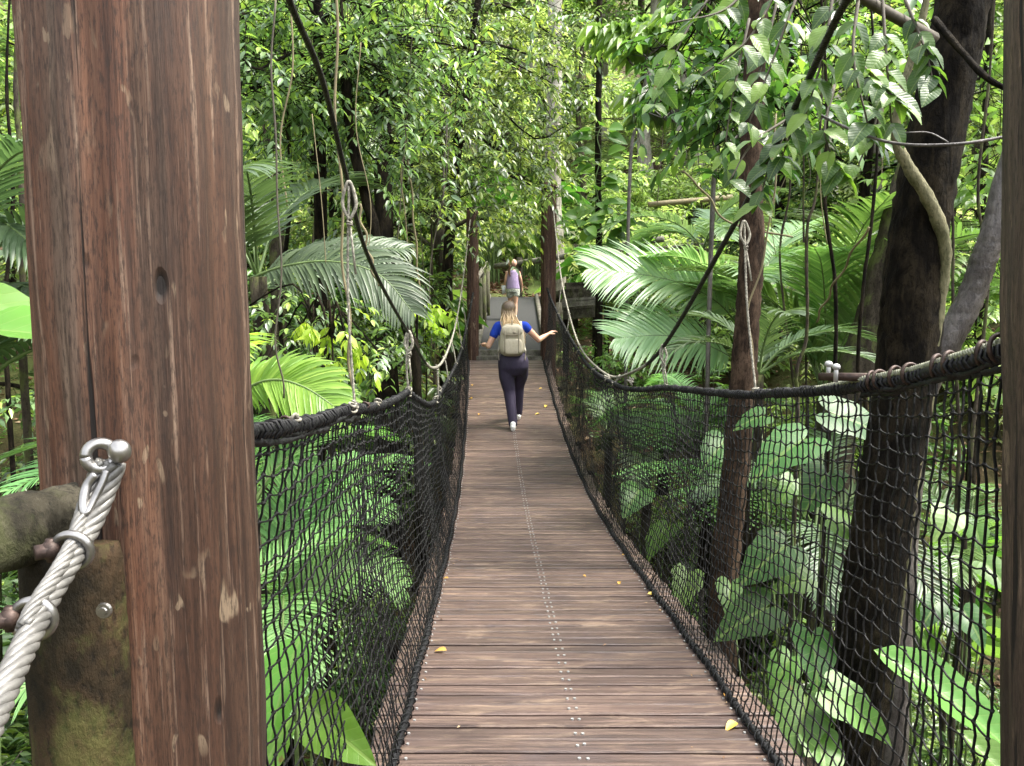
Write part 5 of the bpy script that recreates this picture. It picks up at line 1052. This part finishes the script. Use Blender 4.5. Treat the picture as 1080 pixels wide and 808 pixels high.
def scatter_bush(n, pxr, Yr, kinds, s, label, group, clear=1.25):
    for _ in range(n):
        for tries in range(60):
            Yk = pr.uniform(*Yr); px = pr.uniform(*pxr); x, y, z = gp(px, Yk); sc_ = pr.uniform(*s)
            if abs(x-float(ax(min(y, 12)))) > .62+sc_*(.95 if clear < 1.6 else .6) and y < (21 if clear < 1.6 else 40): break
        else: continue
        put(bushes[pr.choice(kinds)], (x, y, z-.05), pr.uniform(0, 6.28), sc_, label, group)
scatter_bush(22, (250, 490), (7.5, 14), [0, 0, 1, 1, 2], (.8, 1.5), 'dense understorey bush beneath the left trees beyond the net', 'bushes left of the bridge')
scatter_bush(9, (-60, 40), (4, 8), [0, 1, 0], (.8, 1.3), 'dark bush seen left of the big red-brown post', 'bushes left of the big post')
scatter_bush(24, (620, 1080), (8, 15), [0, 2, 2, 3, 1], (.7, 1.3), 'understorey bush behind the saplings beyond the right net', 'bushes right of the bridge')
scatter_bush(14, (840, 1090), (4.6, 8), [0, 2, 1, 2], (.45, .85), 'low leafy bush behind the big dark trunk', 'low bushes behind the dark trunk')
scatter_bush(18, (270, 470), (5, 9), [0, 0, 1], (.4, .8), 'low dark bush in the gully under the left net', 'gully bushes on the left', .95)
scatter_bush(18, (620, 900), (4.4, 9), [0, 0, 1, 2], (.35, .75), 'low dark bush in the gully under the right net', 'gully bushes on the right', .95)
scatter_bush(26, (380, 780), (17, 30), [2, 3, 3, 0], (1.1, 2.3), 'sunlit bush on the slope beyond the bridge landing', 'bushes on the far slope', 1.7)
# --- background trees
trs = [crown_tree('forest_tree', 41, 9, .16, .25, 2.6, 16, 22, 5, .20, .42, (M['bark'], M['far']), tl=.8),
       crown_tree('forest_tree', 42, 11, .2, .35, 3.0, 16, 24, 5, .22, .42, (M['bark_pale'], M['lime']), tl=.9),
       crown_tree('forest_tree', 43, 8, .13, .2, 2.3, 15, 24, 5, .17, .40, (M['bark_dark'], M['pinnate']), tl=.7),
       crown_tree('forest_tree', 44, 8, .14, .2, 2.4, 16, 24, 5, .18, .42, (M['bark_dark'], M['dark']), tl=.8)]
def wall(n, pxr, Yr, kinds, s, label, group):
    for q in range(n):
        Yk = pr.uniform(*Yr); px = pxr[0]+(pxr[1]-pxr[0])*(q+pr.random())/n
        put(trs[pr.choice(kinds)], gp(px, Yk), pr.uniform(0, 6.28), pr.uniform(*s), label, group)
wall(16, (-120, 520), (30, 42), [0, 1, 2], (1.1, 1.7), 'tall tree in the distant forest wall on the left', 'distant forest trees on the left')
wall(13, (480, 800), (32, 44), [0, 1, 1], (1.0, 1.7), 'sunlit tree on the distant slope above the bridge end', 'distant sunlit slope trees')
wall(14, (760, 1250), (26, 40), [0, 1, 2], (1.1, 1.7), 'tall tree in the distant forest wall on the right', 'distant forest trees on the right')
wall(10, (200, 500), (12, 20), [2, 3, 2, 0], (.7, 1.05), 'leafy tree standing behind the drooping left trees', 'mid-distance trees on the left')
wall(8, (-180, 130), (8, 16), [3, 2, 0], (.6, .9), 'dark tree left of the big red-brown post', 'trees left of the big post')
wall(8, (800, 1250), (11, 18), [0, 2, 1, 3], (.7, 1.0), 'leafy tree beyond the palms on the right', 'mid-distance trees on the right')
wall(2, (560, 640), (20, 27), [0, 3], (.8, 1.1), 'slim tree around the pale trunk beyond the landing', 'trees beyond the landing')
# --- ground litter
def litter(name, n, xr, yr, L, mat, label, cat, up=.02, seed=1):
    r_ = np.random.default_rng(seed); x = r_.uniform(*xr, n); y = r_.uniform(*yr, n); k = np.abs(x-ax(np.clip(y, 0, 12))) > .2; x, y = x[k], y[k]; n = len(x); z = tz(x, y)+up
    mb = MB(); a = r_.uniform(0, 6.28, n); leaves(mb, np.stack([x, y, z], 1), np.stack([np.cos(a), np.sin(a), r_.normal(.05, .25, n)], 1), np.array([0, 0, 1.])+r_.normal(0, .4, (n, 3)), L*(.6+.8*r_.random(n)), L*.45, T_LO); return tag(mb.build(name, M[mat]), label, cat, kind='stuff')
litter('leaf_litter', 26000, (-9, 9), (1.5, 20), .09, 'litter', 'brown fallen leaves covering the forest floor', 'leaf litter')
r_ = np.random.default_rng(9); n = 3600; x = r_.uniform(-9, 9, n); y = r_.uniform(2, 24, n); k = (np.abs(x-ax(np.clip(y, 0, 12))) > 1.0); x, y = x[k], y[k]; n = len(x)
mb = MB(); rng = np.random.default_rng(10); sprays(mb, mb, np.stack([x, y, tz(x, y)], 1), np.stack([r_.normal(0, .4, n), r_.normal(0, .4, n), np.ones(n)], 1), .10+.22*r_.random(n), 3, .085, .5, .25, T_LO, .002)
tag(mb.build('ground_cover', M['broad']), 'low green seedlings covering the forest floor', 'ground cover', kind='stuff')
litter('leaf_litter', 7000, (-4, 4), (18.4, 24), .15, 'litter', 'brown leaf litter on the bank behind the girl', 'leaf litter', seed=3)
r_ = np.random.default_rng(12); n = 9000; y = r_.uniform(20, 46, n); x = r_.uniform(-.75, .75, n)*y; k = ~((np.abs(x) < 3) & (y < 24)); x, y = x[k], y[k]; n = len(x); mb = MB(); sprays(mb, mb, np.stack([x, y, tz(x, y)], 1), np.stack([r_.normal(0, .4, n), r_.normal(0, .4, n), np.ones(n)], 1), .4+.6*r_.random(n), 3, .24, .45, .3, T_LO, .004)
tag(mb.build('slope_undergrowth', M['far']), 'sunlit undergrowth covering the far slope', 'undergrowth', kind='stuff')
# fallen leaves on the deck
r_ = np.random.default_rng(31); n = 170; y = r_.uniform(1.4, 12, n); sd_ = r_.choice([-1, 1], n); x = ax(y)+sd_*(.58-np.abs(r_.normal(0, .13, n))); mb = MB(); a = r_.uniform(0, 6.28, n)
leaves(mb, np.stack([x, y, dz(y)+.005], 1), np.stack([np.cos(a), np.sin(a), 0*a+.02], 1), np.array([0, 0, 1.])+r_.normal(0, .2, (n, 3)), .006+.018*r_.random(n)**2, .008, T_LO); tag(mb.build('leaf_crumbs', M['litter']), 'brown leaf crumbs scattered on the deck boards', 'debris', kind='stuff')
fl_ = [(471, 688, .055, 'yellow fallen leaf near the left foot rope, nearest the camera'), (777, 764, .062, 'orange-brown curled leaf by the right foot rope, largest one'), (766, 738, .045, 'narrow yellow leaf wedged at the right foot rope behind the curled one'), (653, 615, .04, 'small upright brown leaf right of the screw line'), (683, 628, .05, 'pale yellow leaf touching the right foot rope midway'), (657, 587, .03, 'thin brown leaf by the right foot rope farther on'), (473, 611, .035, 'small yellow leaf by the left foot rope midway'), (615, 608, .025, 'tiny orange fleck right of the screw line'), (577, 428, .10, 'pale green leaf right of the walking woman'), (569, 437, .07, 'yellow leaf just right of the walking woman\'s calf'), (498, 421, .09, 'pale leaf left of the walking woman'), (506, 437, .07, 'yellowish leaf left of the walking woman\'s shoes'), (498, 406, .06, 'yellow speck of leaf near the far left net'), (572, 410, .06, 'small pale leaf near the step at far right')]
for k, (px, py, L, lb) in enumerate(fl_):
    ys_ = np.linspace(1.5, 12, 600); pz = [(abs(at(px, py, yv)[2]-float(dz(yv))), yv) for yv in ys_]; yv = min(pz)[1]; p = at(px, py, yv); mb = MB(); a = pr.uniform(0, 6.28); z = float(dz(yv))+.008
    leaves(mb, [(0, 0, 0)], (math.cos(a), math.sin(a), .03), (pr.uniform(-.25, .25), -.2, 1.), L, L*.55, T_OV); o = mb.build('fallen_leaf', M['yellow']); o.location = (p[0], yv, z); tag(o, lb, 'fallen leaf', 'fallen leaves on the deck')

# ================================================================== LIGHT
w = bpy.data.worlds.new('World'); sc.world = w; w.use_nodes = True; nt = w.node_tree; bgn = nt.nodes['Background']
sky = nt.nodes.new('ShaderNodeTexSky'); sky.sky_type = 'NISHITA'; sky.sun_disc = False; SE, SA = R(60), R(92)
sky.sun_elevation = SE; sky.sun_rotation = SA; sky.dust_density = 3.0; sky.air_density = 1.0
hs = nt.nodes.new('ShaderNodeHueSaturation'); hs.inputs['Saturation'].default_value = .22; nt.links.new(sky.outputs[0], hs.inputs['Color']); nt.links.new(hs.outputs[0], bgn.inputs[0]); bgn.inputs[1].default_value = .15
sd = bpy.data.lights.new('sun', 'SUN'); sd.energy = 1.5; sd.angle = R(12); sd.color = (1, .94, .82); so = bpy.data.objects.new('sun', sd); COL.objects.link(so)
dirv = Vector((math.sin(SA)*math.cos(SE), math.cos(SA)*math.cos(SE), math.sin(SE))); so.rotation_euler = dirv.to_track_quat('Z', 'Y').to_euler()
sc.view_settings.view_transform = 'Standard'; sc.view_settings.look = 'None'; sc.view_settings.exposure = 2.5; sc.view_settings.gamma = 1
cy = sc.cycles; cy.max_bounces = 6; cy.diffuse_bounces = 3; cy.glossy_bounces = 2; cy.transmission_bounces = 4; cy.transparent_max_bounces = 4; cy.use_denoising = True; cy.caustics_reflective = False; cy.caustics_refractive = False; cy.sample_clamp_indirect = 6
sc.render.use_persistent_data = False
